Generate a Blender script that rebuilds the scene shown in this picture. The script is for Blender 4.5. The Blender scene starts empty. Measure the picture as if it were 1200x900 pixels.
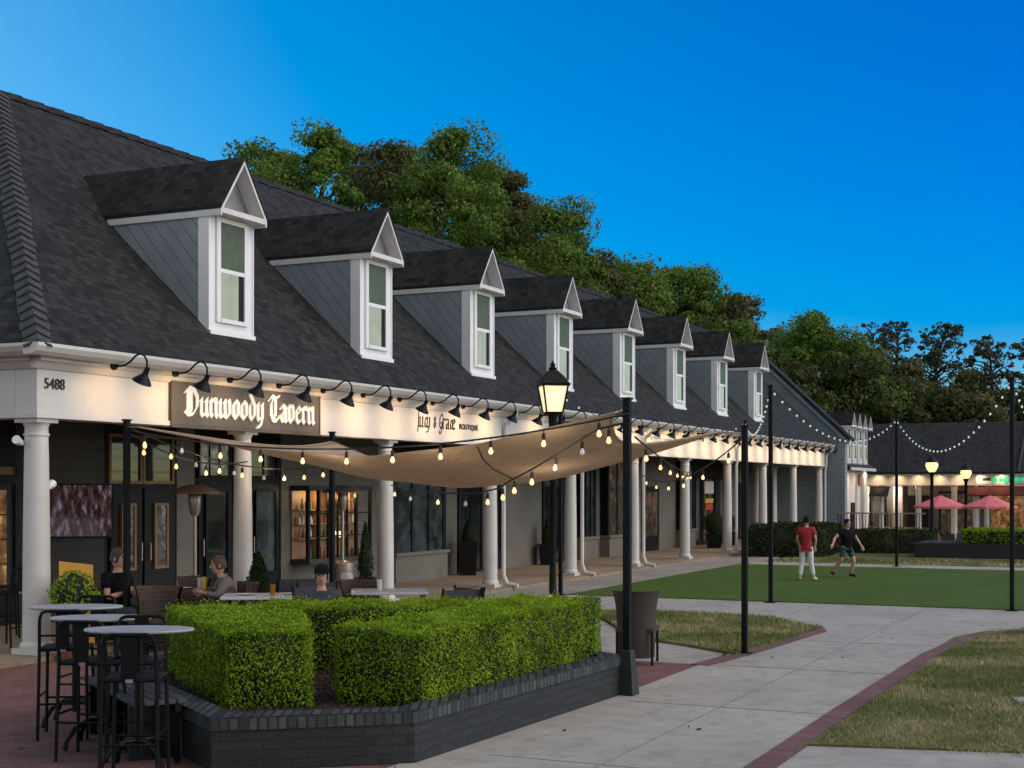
import bpy, bmesh, math, random
import numpy as np
from mathutils import Vector, Matrix
random.seed(7); RNG = np.random.default_rng(11)
R = math.radians; PI = math.pi
sc = bpy.context.scene; COL = sc.collection
FPX, HZ, CAMZ = 1650.0, 572.0, 2.1
CT, SN = 0.4243, 0.9056
ROT = math.atan2(SN, CT)
OX, OY = -5.91, 17.5
def F(t, s, z=0.0): return Vector((OX + CT*t - SN*s, OY + SN*t + CT*s, z))
def G(px, py, z=0.0):
    Y = (CAMZ - z)*FPX/(py - HZ); return Vector(((px-600)/FPX*Y, Y, z))
def P3(px, py, Y): return Vector(((px-600)/FPX*Y, Y, CAMZ-(py-HZ)/FPX*Y))
def TS(v): dx, dy = v.x-OX, v.y-OY; return (CT*dx+SN*dy, -SN*dx+CT*dy)
def sstep(x): x = max(0.0, min(1.0, x)); return x*x*(3-2*x)
def terr(t, s): return -0.8*sstep((t-33)/9)*sstep((-s-0.9)/1.8)
ORD = ['first','second','third','fourth','fifth','sixth','seventh','eighth','ninth','tenth','eleventh','twelfth','thirteenth','fourteenth','fifteenth','sixteenth','seventeenth','eighteenth','nineteenth','twentieth','twenty-first','twenty-second','twenty-third','twenty-fourth','twenty-fifth','twenty-sixth','twenty-seventh','twenty-eighth','twenty-ninth','thirtieth','thirty-first','thirty-second','thirty-third','thirty-fourth']

# ---------------------------------------------------------------- materials
class NT:
    def __init__(s, name):
        m = bpy.data.materials.new(name); m.use_nodes = True; s.m = m; s.t = m.node_tree; s.n = s.t.nodes; s.l = s.t.links
        s.b = s.n['Principled BSDF']; s.out = s.n['Material Output']
    def new(s, typ, **kw):
        nd = s.n.new(typ)
        for k, v in kw.items():
            if k.startswith('i_'):
                key = k[2:]; key = int(key) if key.isdigit() else key.replace('_', ' ')
                nd.inputs[key].default_value = v
            else: setattr(nd, k, v)
        return nd
    def link(s, a, b): s.l.new(a, b)
    def coord(s, kind='Object'):
        return s.n.new('ShaderNodeTexCoord').outputs[kind]
    def noise(s, scale, detail=4, rough=0.6, vec=None, kind='Object'):
        nd = s.new('ShaderNodeTexNoise'); nd.inputs['Scale'].default_value = scale; nd.inputs['Detail'].default_value = detail; nd.inputs['Roughness'].default_value = rough
        s.link(vec if vec is not None else s.coord(kind), nd.inputs['Vector']); return nd.outputs['Fac']
    def ramp(s, fac, stops):
        r = s.new('ShaderNodeValToRGB'); e = r.color_ramp.elements
        while len(e) < len(stops): e.new(0.5)
        for el, (p, c) in zip(e, stops): el.position = p; el.color = (c[0], c[1], c[2], 1)
        s.link(fac, r.inputs['Fac']); return r.outputs['Color']
    def mix(s, fac, a, b, mode='MIX'):
        m = s.new('ShaderNodeMix', data_type='RGBA', blend_type=mode)
        for inp, v in ((m.inputs[0], fac), (m.inputs[6], a), (m.inputs[7], b)):
            if hasattr(v, 'is_output'): s.link(v, inp)
            elif isinstance(v, (int, float)): inp.default_value = v
            else: inp.default_value = (v[0], v[1], v[2], 1)
        return m.outputs[2]
    def math(s, op, a, b=0.0):
        m = s.new('ShaderNodeMath', operation=op)
        for i, v in enumerate((a, b)):
            if hasattr(v, 'is_output'): s.link(v, m.inputs[i])
            else: m.inputs[i].default_value = v
        return m.outputs[0]
    def bump(s, h, strength=0.3, dist=0.01):
        b = s.new('ShaderNodeBump'); b.inputs['Strength'].default_value = strength; b.inputs['Distance'].default_value = dist
        s.link(h, b.inputs['Height']); s.link(b.outputs['Normal'], s.b.inputs['Normal'])
    def base(s, c):
        if hasattr(c, 'is_output'): s.link(c, s.b.inputs['Base Color'])
        else: s.b.inputs['Base Color'].default_value = (c[0], c[1], c[2], 1)
def sc3(c, k): return tuple(min(1, x*k) for x in c)
def paint(name, c, rough=0.5, metal=0.0, var=0.15, ns=3.0, bs=0.0, bscale=60, bd=0.004, spec=0.5):
    n = NT(name); f = n.noise(ns, 5, 0.65)
    n.base(n.ramp(f, [(0.3, sc3(c, 1-var)), (0.7, sc3(c, 1+var))]))
    n.b.inputs['Roughness'].default_value = rough; n.b.inputs['Metallic'].default_value = metal; n.b.inputs['Specular IOR Level'].default_value = spec
    if bs: n.bump(n.noise(bscale, 4, 0.6), bs, bd)
    return n.m
def brick(name, c1, c2, mortar, w=0.2, h=0.067, ms=0.008, rough=0.85, bstr=0.5, off=0.5, dirt=0.25, dirtscale=1.2, rot=0.0, bd=0.01):
    n = NT(name); vec = n.coord('UV')
    if rot:
        mp = n.new('ShaderNodeMapping'); mp.inputs['Rotation'].default_value = (0, 0, rot); n.link(vec, mp.inputs['Vector']); vec = mp.outputs['Vector']
    b = n.new('ShaderNodeTexBrick', offset=off); n.link(vec, b.inputs['Vector'])
    for k, v in (('Scale', 1.0), ('Brick Width', w), ('Row Height', h), ('Mortar Size', ms), ('Mortar Smooth', 0.2), ('Bias', 0.0)): b.inputs[k].default_value = v
    b.inputs['Color1'].default_value = (*c1, 1); b.inputs['Color2'].default_value = (*c2, 1); b.inputs['Mortar'].default_value = (*mortar, 1)
    f = n.noise(dirtscale, 6, 0.65); f2 = n.noise(35, 3, 0.6)
    c = n.mix(1.0, b.outputs['Color'], n.ramp(f, [(0.25, (1-dirt,)*3), (0.75, (1.0+dirt*0.3,)*3)]), 'MULTIPLY')
    c = n.mix(1.0, c, n.ramp(f2, [(0.3, (0.8,)*3), (0.7, (1.1,)*3)]), 'MULTIPLY')
    n.base(c); n.b.inputs['Roughness'].default_value = rough
    hgt = n.math('ADD', n.math('MULTIPLY', b.outputs['Fac'], -1.0), n.math('MULTIPLY', f2, 0.35))
    n.bump(hgt, bstr, bd); return n.m
def shingles(name, k=1.0):
    n = NT(name); vec = n.coord('UV')
    nz = n.new('ShaderNodeTexNoise'); nz.inputs['Scale'].default_value = 1.3; n.link(vec, nz.inputs['Vector'])
    b = n.new('ShaderNodeTexBrick', offset=0.37, offset_frequency=3, squash=0.8, squash_frequency=2); n.link(vec, b.inputs['Vector'])
    for kk, v in (('Scale', 1.0), ('Brick Width', 0.17), ('Row Height', 0.12), ('Mortar Size', 0.004), ('Mortar Smooth', 0.1), ('Bias', 0.0)): b.inputs[kk].default_value = v
    b.inputs['Color1'].default_value = (0.026*k, 0.0265*k, 0.027*k, 1); b.inputs['Color2'].default_value = (0.08*k, 0.08*k, 0.08*k, 1); b.inputs['Mortar'].default_value = (0.008, 0.008, 0.008, 1)
    f = n.noise(0.7, 5, 0.6); g = n.noise(90, 2, 0.5)
    c = n.mix(1.0, b.outputs['Color'], n.ramp(f, [(0.3, (0.9,)*3), (0.7, (1.1,)*3)]), 'MULTIPLY')
    c = n.mix(1.0, c, n.ramp(g, [(0.3, (0.65,)*3), (0.7, (1.35,)*3)]), 'MULTIPLY')
    n.base(c); n.b.inputs['Roughness'].default_value = 0.9; n.b.inputs['Specular IOR Level'].default_value = 0.25
    sep = n.new('ShaderNodeSeparateXYZ'); n.link(vec, sep.inputs[0])
    saw = n.math('FRACT', n.math('DIVIDE', sep.outputs['Y'], 0.12))
    hgt = n.math('ADD', n.math('MULTIPLY', saw, -0.8), n.math('MULTIPLY', b.outputs['Color'], 4.0))
    n.bump(n.math('ADD', hgt, n.math('MULTIPLY', g, 0.2)), 0.9, 0.02); return n.m
def lap(name, c, step=0.15, rot=0.0, rough=0.6):
    n = NT(name); vec = n.coord('UV')
    mp = n.new('ShaderNodeMapping'); mp.inputs['Rotation'].default_value = (0, 0, rot); n.link(vec, mp.inputs['Vector'])
    sep = n.new('ShaderNodeSeparateXYZ'); n.link(mp.outputs['Vector'], sep.inputs[0])
    saw = n.math('FRACT', n.math('DIVIDE', sep.outputs['Y'], step))
    f = n.noise(2.0, 5, 0.65)
    col = n.ramp(f, [(0.3, sc3(c, 0.88)), (0.7, sc3(c, 1.1))])
    n.base(n.mix(n.math('LESS_THAN', saw, 0.07), col, sc3(c, 0.45)))
    n.b.inputs['Roughness'].default_value = rough
    n.bump(saw, 0.9, 0.02); return n.m
def leaf(name, stops, trans=0.25, ns=1.2, rough=0.55, rnd=0.55):
    n = NT(name); g = n.new('ShaderNodeNewGeometry'); f = n.noise(ns, 3, 0.6)
    v = n.math('ADD', n.math('MULTIPLY', g.outputs['Random Per Island'], rnd), n.math('MULTIPLY', f, 1-rnd))
    c = n.ramp(v, stops); n.base(c); n.b.inputs['Roughness'].default_value = rough; n.b.inputs['Specular IOR Level'].default_value = 0.12
    tr = n.new('ShaderNodeBsdfTranslucent'); n.link(c, tr.inputs['Color'])
    mx = n.new('ShaderNodeMixShader'); mx.inputs[0].default_value = trans
    n.link(n.b.outputs[0], mx.inputs[1]); n.link(tr.outputs[0], mx.inputs[2]); n.link(mx.outputs[0], n.out.inputs['Surface']); return n.m
def emit(name, c, s, base=(0.8, 0.8, 0.8)):
    n = NT(name); n.base(base); n.b.inputs['Emission Color'].default_value = (*c, 1); n.b.inputs['Emission Strength'].default_value = s
    n.b.inputs['Roughness'].default_value = 0.3; return n.m
def glass(name, tint=(0.012, 0.014, 0.016), rough=0.04):
    n = NT(name); f = n.noise(2.5, 3, 0.6)
    n.base(n.ramp(f, [(0.35, sc3(tint, 0.5)), (0.65, sc3(tint, 2.2))])); n.b.inputs['Roughness'].default_value = rough; n.b.inputs['Specular IOR Level'].default_value = 0.8
    n.bump(n.noise(1.4, 1, 0.4), 0.04, 0.02); return n.m
def glow_pattern(name, cols, scale, s, stretch=(1, 1, 1)):
    """a glowing pane, blind, poster or screen: patches of light of different colours"""
    n = NT(name); mp = n.new('ShaderNodeMapping'); mp.inputs['Scale'].default_value = stretch; n.link(n.coord('UV'), mp.inputs['Vector'])
    f = n.noise(scale, 4, 0.65, mp.outputs['Vector'])
    c = n.ramp(f, cols); n.base((0.02, 0.02, 0.02)); n.link(c, n.b.inputs['Emission Color']); n.b.inputs['Emission Strength'].default_value = s
    n.b.inputs['Roughness'].default_value = 0.08; return n.m

M = {}
M['shingle'] = shingles('roof_shingles', 0.45); M['shingle_far'] = shingles('far_shingles', 0.42)
M['cap'] = paint('hip_cap_shingles', (0.062, 0.064, 0.066), 0.9, var=0.35, ns=9, bs=0.4, bscale=80, spec=0.2)
M['white'] = paint('white_paint', (0.54, 0.53, 0.51), 0.45, var=0.06, ns=1.7, bs=0.08, bscale=25)
M['trim'] = paint('white_trim', (0.76, 0.76, 0.77), 0.4, var=0.05, ns=2.5)
M['column'] = paint('column_paint', (0.53, 0.52, 0.51), 0.45, var=0.07, ns=2.2, bs=0.06, bscale=20)
M['siding'] = lap('grey_lap_siding', (0.21, 0.265, 0.3), 0.17)
M['cheek'] = lap('dormer_siding', (0.25, 0.295, 0.315), 0.19, rot=R(50))
M['gablegrey'] = paint('gable_panel_grey', (0.2, 0.205, 0.215), 0.7, var=0.25, ns=8, bs=0.3, bscale=30)
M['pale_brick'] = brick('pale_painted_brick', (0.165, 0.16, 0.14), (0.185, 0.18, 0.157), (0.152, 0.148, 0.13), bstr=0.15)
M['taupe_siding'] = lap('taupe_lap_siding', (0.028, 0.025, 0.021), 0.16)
M['char_brick'] = brick('charcoal_brick', (0.007, 0.0088, 0.0105), (0.015, 0.0185, 0.0215), (0.006, 0.0075, 0.009), w=0.215, h=0.072, ms=0.009, rough=0.62, bstr=0.9, dirt=0.4, dirtscale=3, bd=0.016)
M['char_soldier'] = brick('charcoal_soldier', (0.012, 0.015, 0.017), (0.075, 0.084, 0.09), (0.008, 0.009, 0.01), w=0.072, h=0.4, ms=0.011, rough=0.6, bstr=1.0, off=0.0, dirt=0.4, dirtscale=5, bd=0.016)  # coping highlight is put into the colour as lighter bricks
M['paver'] = brick('red_brick_paving', (0.15, 0.06, 0.052), (0.21, 0.095, 0.08), (0.09, 0.062, 0.055), w=0.2, h=0.1, ms=0.006, rough=0.85, bstr=0.45, dirt=0.4, rot=R(45), dirtscale=0.9)
M['border'] = brick('brick_border', (0.15, 0.066, 0.058), (0.21, 0.1, 0.088), (0.1, 0.07, 0.06), w=0.1, h=0.21, ms=0.007, rough=0.85, bstr=0.45, off=0.0, dirt=0.35)
M['dark_metal'] = paint('black_metal', (0.0035, 0.004, 0.0048), 0.5, var=0.3, ns=6, spec=0.18)
M['navy_metal'] = paint('lamp_enamel', (0.003, 0.0045, 0.011), 0.4, var=0.2, spec=0.18)
M['plinth'] = paint('pole_base_paint', (0.011, 0.013, 0.014), 0.55, var=0.35, ns=5, bs=0.2, bscale=40)
M['mulch'] = paint('bark_mulch', (0.045, 0.026, 0.019), 0.95, var=0.6, ns=30, bs=1.0, bscale=45, bd=0.03)
M['wood'] = paint('weathered_slats', (0.034, 0.035, 0.035), 0.7, var=0.35, ns=7, bs=0.2)
M['tabletop'] = paint('steel_table_top', (0.29, 0.305, 0.33), 0.5, metal=0.1, var=0.12, ns=4)
M['white_table'] = paint('laminate_top', (0.52, 0.55, 0.62), 0.35, var=0.1, ns=3)
M['sling'] = paint('grey_sling', (0.045, 0.05, 0.062), 0.75, var=0.2, ns=6, bs=0.2, bscale=200)
M['wicker'] = brick('dark_wicker', (0.045, 0.037, 0.034), (0.085, 0.068, 0.06), (0.008, 0.007, 0.006), w=0.035, h=0.013, ms=0.002, rough=0.6, bstr=1.0, bd=0.006)
M['rattan'] = brick('brown_rattan', (0.1, 0.06, 0.042), (0.2, 0.13, 0.095), (0.02, 0.012, 0.01), w=0.05, h=0.02, ms=0.004, rough=0.6, bstr=1.0, bd=0.006)
M['doorgreen'] = paint('dark_green_door', (0.008, 0.0105, 0.009), 0.55, var=0.25, spec=0.25)
M['gold'] = paint('ochre_moulding', (0.22, 0.125, 0.045), 0.5, var=0.2)
M['black_paint'] = paint('black_joinery', (0.005, 0.005, 0.0055), 0.5, var=0.25, spec=0.25)
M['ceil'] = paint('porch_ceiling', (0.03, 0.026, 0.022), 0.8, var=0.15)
M['signboard'] = paint('grey_sign_board', (0.075, 0.066, 0.056), 0.55, var=0.12, ns=2)
M['signwhite'] = paint('sign_letter_white', (0.82, 0.8, 0.76), 0.5, var=0.03)
M['ink'] = paint('black_lettering', (0.012, 0.011, 0.01), 0.5, var=0.1)
M['soffit'] = paint('soffit_paint', (0.62, 0.605, 0.6), 0.5, var=0.08); M['warmwood'] = paint('warm_shelf_wood', (0.34, 0.2, 0.1), 0.5, var=0.25, ns=5); M['topbottle'] = paint('green_bottle', (0.04, 0.14, 0.04), 0.15); M['bottle'] = paint('amber_bottle', (0.3, 0.12, 0.02), 0.15)
M['glass'] = glass('dark_window_glass'); M['glass_teal'] = glass('shop_glass', (0.03, 0.042, 0.045))
M['blind_up'] = paint('blind_upper', (0.085, 0.11, 0.068), 0.5, var=0.2, ns=9, spec=0.25)
M['blind_low'] = glow_pattern('blind_lower_glow', [(0.3, (0.46, 0.48, 0.3)), (0.7, (0.62, 0.62, 0.42))], 3.0, 0.37)  # own emission brightens the lower blind, no lamp behind it
M['bay_glow'] = glow_pattern('lit_shelves', [(0.30, (0.02, 0.014, 0.008)), (0.45, (0.16, 0.09, 0.04)), (0.58, (0.75, 0.42, 0.16)), (0.72, (1.0, 0.72, 0.36))], 7.0, 0.75, (2.2, 0.7, 1))
M['pub_glow'] = glow_pattern('lit_pub_window', [(0.35, (0.02, 0.01, 0.005)), (0.55, (0.2, 0.09, 0.03)), (0.75, (0.75, 0.42, 0.16))], 4.0, 0.5)
M['shop_glow'] = glow_pattern('lit_shop_window', [(0.35, (0.01, 0.008, 0.006)), (0.6, (0.08, 0.05, 0.03)), (0.8, (0.5, 0.32, 0.16))], 3.0, 0.35, (1.5, 1, 1))
M['tv'] = glow_pattern('tv_picture', [(0.4, (0.003, 0.003, 0.005)), (0.52, (0.05, 0.022, 0.024)), (0.6, (0.16, 0.1, 0.12)), (0.7, (0.2, 0.28, 0.5))], 4.0, 0.4, (3.0, 0.9, 1))
M['poster'] = glow_pattern('poster_glow', [(0.35, (0.02, 0.02, 0.022)), (0.55, (0.13, 0.12, 0.11)), (0.7, (0.42, 0.4, 0.4))], 5.0, 0.3)  # poster panes emit pale patches in place of reflections
M['paper'] = paint('paper', (0.6, 0.6, 0.58), 0.8, var=0.05)
M['bulb'] = emit('bulb_warm', (1.0, 0.47, 0.13), 1.25); M['bulb_glass'] = emit('bulb_unlit', (0.8, 0.9, 1.0), 0.05, (0.7, 0.72, 0.75))
M['lantern'] = emit('lantern_glass', (1.0, 0.74, 0.36), 0.6, (0.8, 0.75, 0.6)); M['lantern_far'] = emit('lantern_globe', (1.0, 0.76, 0.32), .75, (0.5, 0.45, 0.35))
M['twinkle'] = emit('white_bulb', (0.9, 0.95, 1.0), .22, (0.5, 0.5, 0.5)); M['spotbulb'] = emit('spot_bulb', (1.0, 0.72, 0.42), 10.0)
M['rubber'] = paint('black_cable', (0.008, 0.008, 0.008), 0.6)
M['terracotta'] = paint('terracotta', (0.22, 0.085, 0.045), 0.8, var=0.2); M['yellow'] = paint('yellow_board', (0.65, 0.36, 0.05), 0.6, var=0.1)
M['steel'] = paint('brushed_steel', (0.34, 0.29, 0.25), 0.38, metal=0.7, var=0.15); M['bronze'] = paint('bronze_hood', (0.27, 0.18, 0.125), 0.45, metal=0.5, var=0.15)
M['red_umb'] = paint('coral_canvas', (0.66, 0.16, 0.18), 0.8, var=0.12); M['red'] = paint('red_emblem', (0.55, 0.04, 0.03), 0.5)
M['greenlet'] = emit('green_letters', (0.02, 0.55, 0.2), 0.55, (0.02, 0.3, 0.1))
M['neon_red'] = emit('neon_red', (1.0, 0.1, 0.16), 1.0); M['neon_blue'] = emit('neon_blue', (0.1, 0.12, 0.6), 0.7)
M['trunk'] = paint('bark', (0.05, 0.038, 0.03), 0.95, var=0.35, ns=4, bs=0.8, bscale=12, bd=0.05)
M['skin'] = paint('skin', (0.5, 0.28, 0.2), 0.55, var=0.08, ns=12); M['hair'] = paint('dark_hair', (0.012, 0.008, 0.006), 0.75, var=0.4, ns=30, bs=0.8, bscale=60, bd=0.02, spec=0.15)
M['greyhair'] = paint('grey_hair', (0.1, 0.09, 0.085), 0.8, var=0.5, ns=30, bs=0.8, bscale=60, bd=0.02, spec=0.15); M['brownhair'] = paint('brown_hair', (0.1, 0.055, 0.035), 0.6, var=0.3, ns=30)
M['brickred'] = paint('awning_brown', (0.16, 0.035, 0.025), 0.8)
M['redshirt'] = paint('red_jersey', (0.3, 0.012, 0.018), 0.75, var=0.2, ns=6, bs=0.8, bscale=14, bd=0.03); M['whitepants'] = paint('white_trousers', (0.66, 0.67, 0.72), 0.8, var=0.12, ns=6, bs=0.8, bscale=14, bd=0.03)
M['blackshirt'] = paint('black_cotton', (0.008, 0.009, 0.011), 0.85, var=0.25, ns=6, bs=0.8, bscale=14, bd=0.03, spec=0.1); M['teal'] = paint('teal_shorts', (0.02, 0.065, 0.062), 0.8, var=0.15)
M['denim'] = paint('dark_denim', (0.035, 0.04, 0.055), 0.85, var=0.2); M['shoe'] = paint('pale_shoes', (0.55, 0.55, 0.53), 0.7); M['darkshoe'] = paint('dark_shoes', (0.015, 0.015, 0.015), 0.6)
M['greyshirt'] = paint('grey_cotton', (0.2, 0.17, 0.17), 0.85, var=0.15)
M['eye'] = paint('eye_dark', (0.01, 0.008, 0.008), 0.2); M['lip'] = paint('lips', (0.3, 0.11, 0.09), 0.5)

def concrete(name, c, joint=(0, 0), dirt=0.3):
    n = NT(name); f = n.noise(0.6, 7, 0.62); g = n.noise(4.0, 6, 0.7); h = n.noise(60, 3, 0.6)
    col = n.ramp(f, [(0.28, sc3(c, 1-dirt)), (0.7, sc3(c, 1.08))])
    col = n.mix(1.0, col, n.ramp(g, [(0.3, (0.72, 0.7, 0.67)), (0.5, (0.97,)*3), (0.7, (1.06,)*3)]), 'MULTIPLY')
    col = n.mix(1.0, col, n.ramp(h, [(0.3, (0.9,)*3), (0.7, (1.06,)*3)]), 'MULTIPLY')
    n.base(col); n.b.inputs['Roughness'].default_value = 0.82; n.b.inputs['Specular IOR Level'].default_value = 0.35
    n.bump(n.math('ADD', h, n.math('MULTIPLY', g, 0.6)), 0.25, 0.006); return n.m
M['concrete'] = concrete('concrete', (0.375, 0.36, 0.325), dirt=0.24); M['walk'] = concrete('porch_walk_concrete', (0.31, 0.275, 0.25)); M['porchfloor'] = concrete('tan_porch_floor', (0.3, 0.235, 0.165), dirt=0.3)
M['jointc'] = paint('joint_concrete', (0.19, 0.183, 0.168), 0.9)  # slightly darker concrete for the joints
def lawn(name, stops, ns=0.55):
    n = NT(name); f = n.noise(ns, 6, 0.68); g = n.noise(28, 4, 0.7)
    c = n.ramp(n.math('ADD', n.math('MULTIPLY', f, 0.75), n.math('MULTIPLY', g, 0.25)), stops)
    n.base(c); n.b.inputs['Roughness'].default_value = 0.95; n.b.inputs['Specular IOR Level'].default_value = 0.1
    n.bump(n.noise(70, 3, 0.7), 0.8, 0.02); return n.m
LAWN = [(0.36, (0.04, 0.056, 0.018)), (0.45, (0.085, 0.09, 0.034)), (0.53, (0.17, 0.145, 0.074)), (0.64, (0.29, 0.245, 0.15))]
M['lawn'] = lawn('patchy_lawn', LAWN)
M['turf'] = lawn('sports_turf', [(0.35, (0.058, 0.104, 0.02)), (0.65, (0.086, 0.134, 0.03))], 0.9)
def blade_mat(name, stops):
    n = NT(name); g = n.new('ShaderNodeNewGeometry'); f = n.noise(0.55, 6, 0.68)
    v = n.math('ADD', n.math('MULTIPLY', n.math('SUBTRACT', g.outputs['Random Per Island'], 0.5), 0.22), f)
    n.base(n.ramp(v, stops)); n.b.inputs['Roughness'].default_value = 0.8; n.b.inputs['Specular IOR Level'].default_value = 0.15; return n.m
M['blade'] = blade_mat('grass_blades', [(0.36, (0.075, 0.125, 0.024)), (0.49, (0.16, 0.2, 0.055)), (0.58, (0.32, 0.29, 0.14)), (0.69, (0.55, 0.48, 0.3))])
M['hedge'] = leaf('hedge_leaves', [(0.2, (0.04, 0.08, 0.004)), (0.42, (0.15, 0.255, 0.012)), (0.6, (0.27, 0.41, 0.02)), (0.85, (0.45, 0.57, 0.075))], 0.42, 2.5, rnd=0.36)
M['hedgecore'] = paint('hedge_twigs', (0.012, 0.018, 0.006), 0.95, var=0.4, ns=25, bs=0.8, bscale=30, bd=0.03)
M['hedge_dark'] = leaf('laurel_leaves', [(0.2, (0.01, 0.017, 0.006)), (0.5, (0.028, 0.042, 0.013)), (0.85, (0.06, 0.075, 0.026))], 0.25, 1.5)
M['topiary'] = leaf('conifer_sprays', [(0.2, (0.01, 0.022, 0.007)), (0.6, (0.03, 0.055, 0.016)), (0.9, (0.05, 0.085, 0.025))], 0.25, 4)
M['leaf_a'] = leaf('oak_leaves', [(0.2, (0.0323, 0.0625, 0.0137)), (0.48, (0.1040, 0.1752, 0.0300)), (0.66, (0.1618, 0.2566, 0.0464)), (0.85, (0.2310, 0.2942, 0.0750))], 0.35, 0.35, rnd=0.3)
M['leaf_b'] = leaf('dull_leaves', [(0.2, (0.0352, 0.0432, 0.0160)), (0.5, (0.0960, 0.1120, 0.0384)), (0.8, (0.1920, 0.1680, 0.0704))], 0.35, 0.4, rnd=0.3)
M['leaf_c'] = leaf('pine_needles', [(0.2, (0.0234, 0.0286, 0.0156)), (0.55, (0.0715, 0.0728, 0.0338)), (0.85, (0.1560, 0.1170, 0.0572))], 0.35, 0.5, rnd=0.3)
M['leaf_d'] = leaf('dark_leaves', [(0.2, (0.0210, 0.0300, 0.0120)), (0.5, (0.0630, 0.0825, 0.0240)), (0.85, (0.1350, 0.1500, 0.0450))], 0.35, 0.4, rnd=0.3)  # darker green leaves for the low fill trees
def canvas(name, c):
    n = NT(name); vec = n.coord('UV'); f = n.noise(3, 5, 0.6)
    sep = n.new('ShaderNodeSeparateXYZ'); n.link(vec, sep.inputs[0])
    seam = n.math('LESS_THAN', n.math('FRACT', n.math('DIVIDE', n.math('ADD', sep.outputs['X'], sep.outputs['Y']), 0.95)), 0.03)
    col = n.mix(n.math('MULTIPLY', seam, 0.5), n.ramp(f, [(0.3, sc3(c, 0.9)), (0.7, sc3(c, 1.08))]), sc3(c, 0.6)); n.base(col)
    n.b.inputs['Roughness'].default_value = 0.9; n.b.inputs['Specular IOR Level'].default_value = 0.1
    n.bump(n.noise(6, 4, 0.5), 0.25, 0.03)
    tr = n.new('ShaderNodeBsdfTranslucent'); n.link(col, tr.inputs['Color']); mx = n.new('ShaderNodeMixShader'); mx.inputs[0].default_value = 0.5
    n.link(n.b.outputs[0], mx.inputs[1]); n.link(tr.outputs[0], mx.inputs[2]); n.link(mx.outputs[0], n.out.inputs['Surface']); return n.m
M['canvas'] = canvas('tan_shade_cloth', (0.6, 0.48, 0.36))

# ---------------------------------------------------------------- geometry helpers
def set_uv(me):
    n = len(me.polygons)
    if not n: return
    uvl = me.uv_layers.new(name='UVMap')
    co = np.empty(len(me.vertices)*3, 'f'); me.vertices.foreach_get('co', co); co = co.reshape(-1, 3)
    nl = len(me.loops); vi = np.empty(nl, 'i'); me.loops.foreach_get('vertex_index', vi)
    nm = np.empty(n*3, 'f'); me.polygons.foreach_get('normal', nm); nm = nm.reshape(-1, 3)
    lt = np.empty(n, 'i'); me.polygons.foreach_get('loop_total', lt)
    pn = np.repeat(nm, lt, axis=0)
    ux = np.stack([-pn[:, 1], pn[:, 0], np.zeros(nl)], 1); ln = np.linalg.norm(ux, axis=1)
    flat = ln < 0.08
    ux[flat] = (1, 0, 0); ln[flat] = 1; ux /= ln[:, None]
    vx = np.cross(pn, ux); vx[flat] = (0, 1, 0)
    p = co[vi]; uv = np.stack([(p*ux).sum(1), (p*vx).sum(1)], 1).astype('f')
    uvl.data.foreach_set('uv', uv.ravel())
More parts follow.
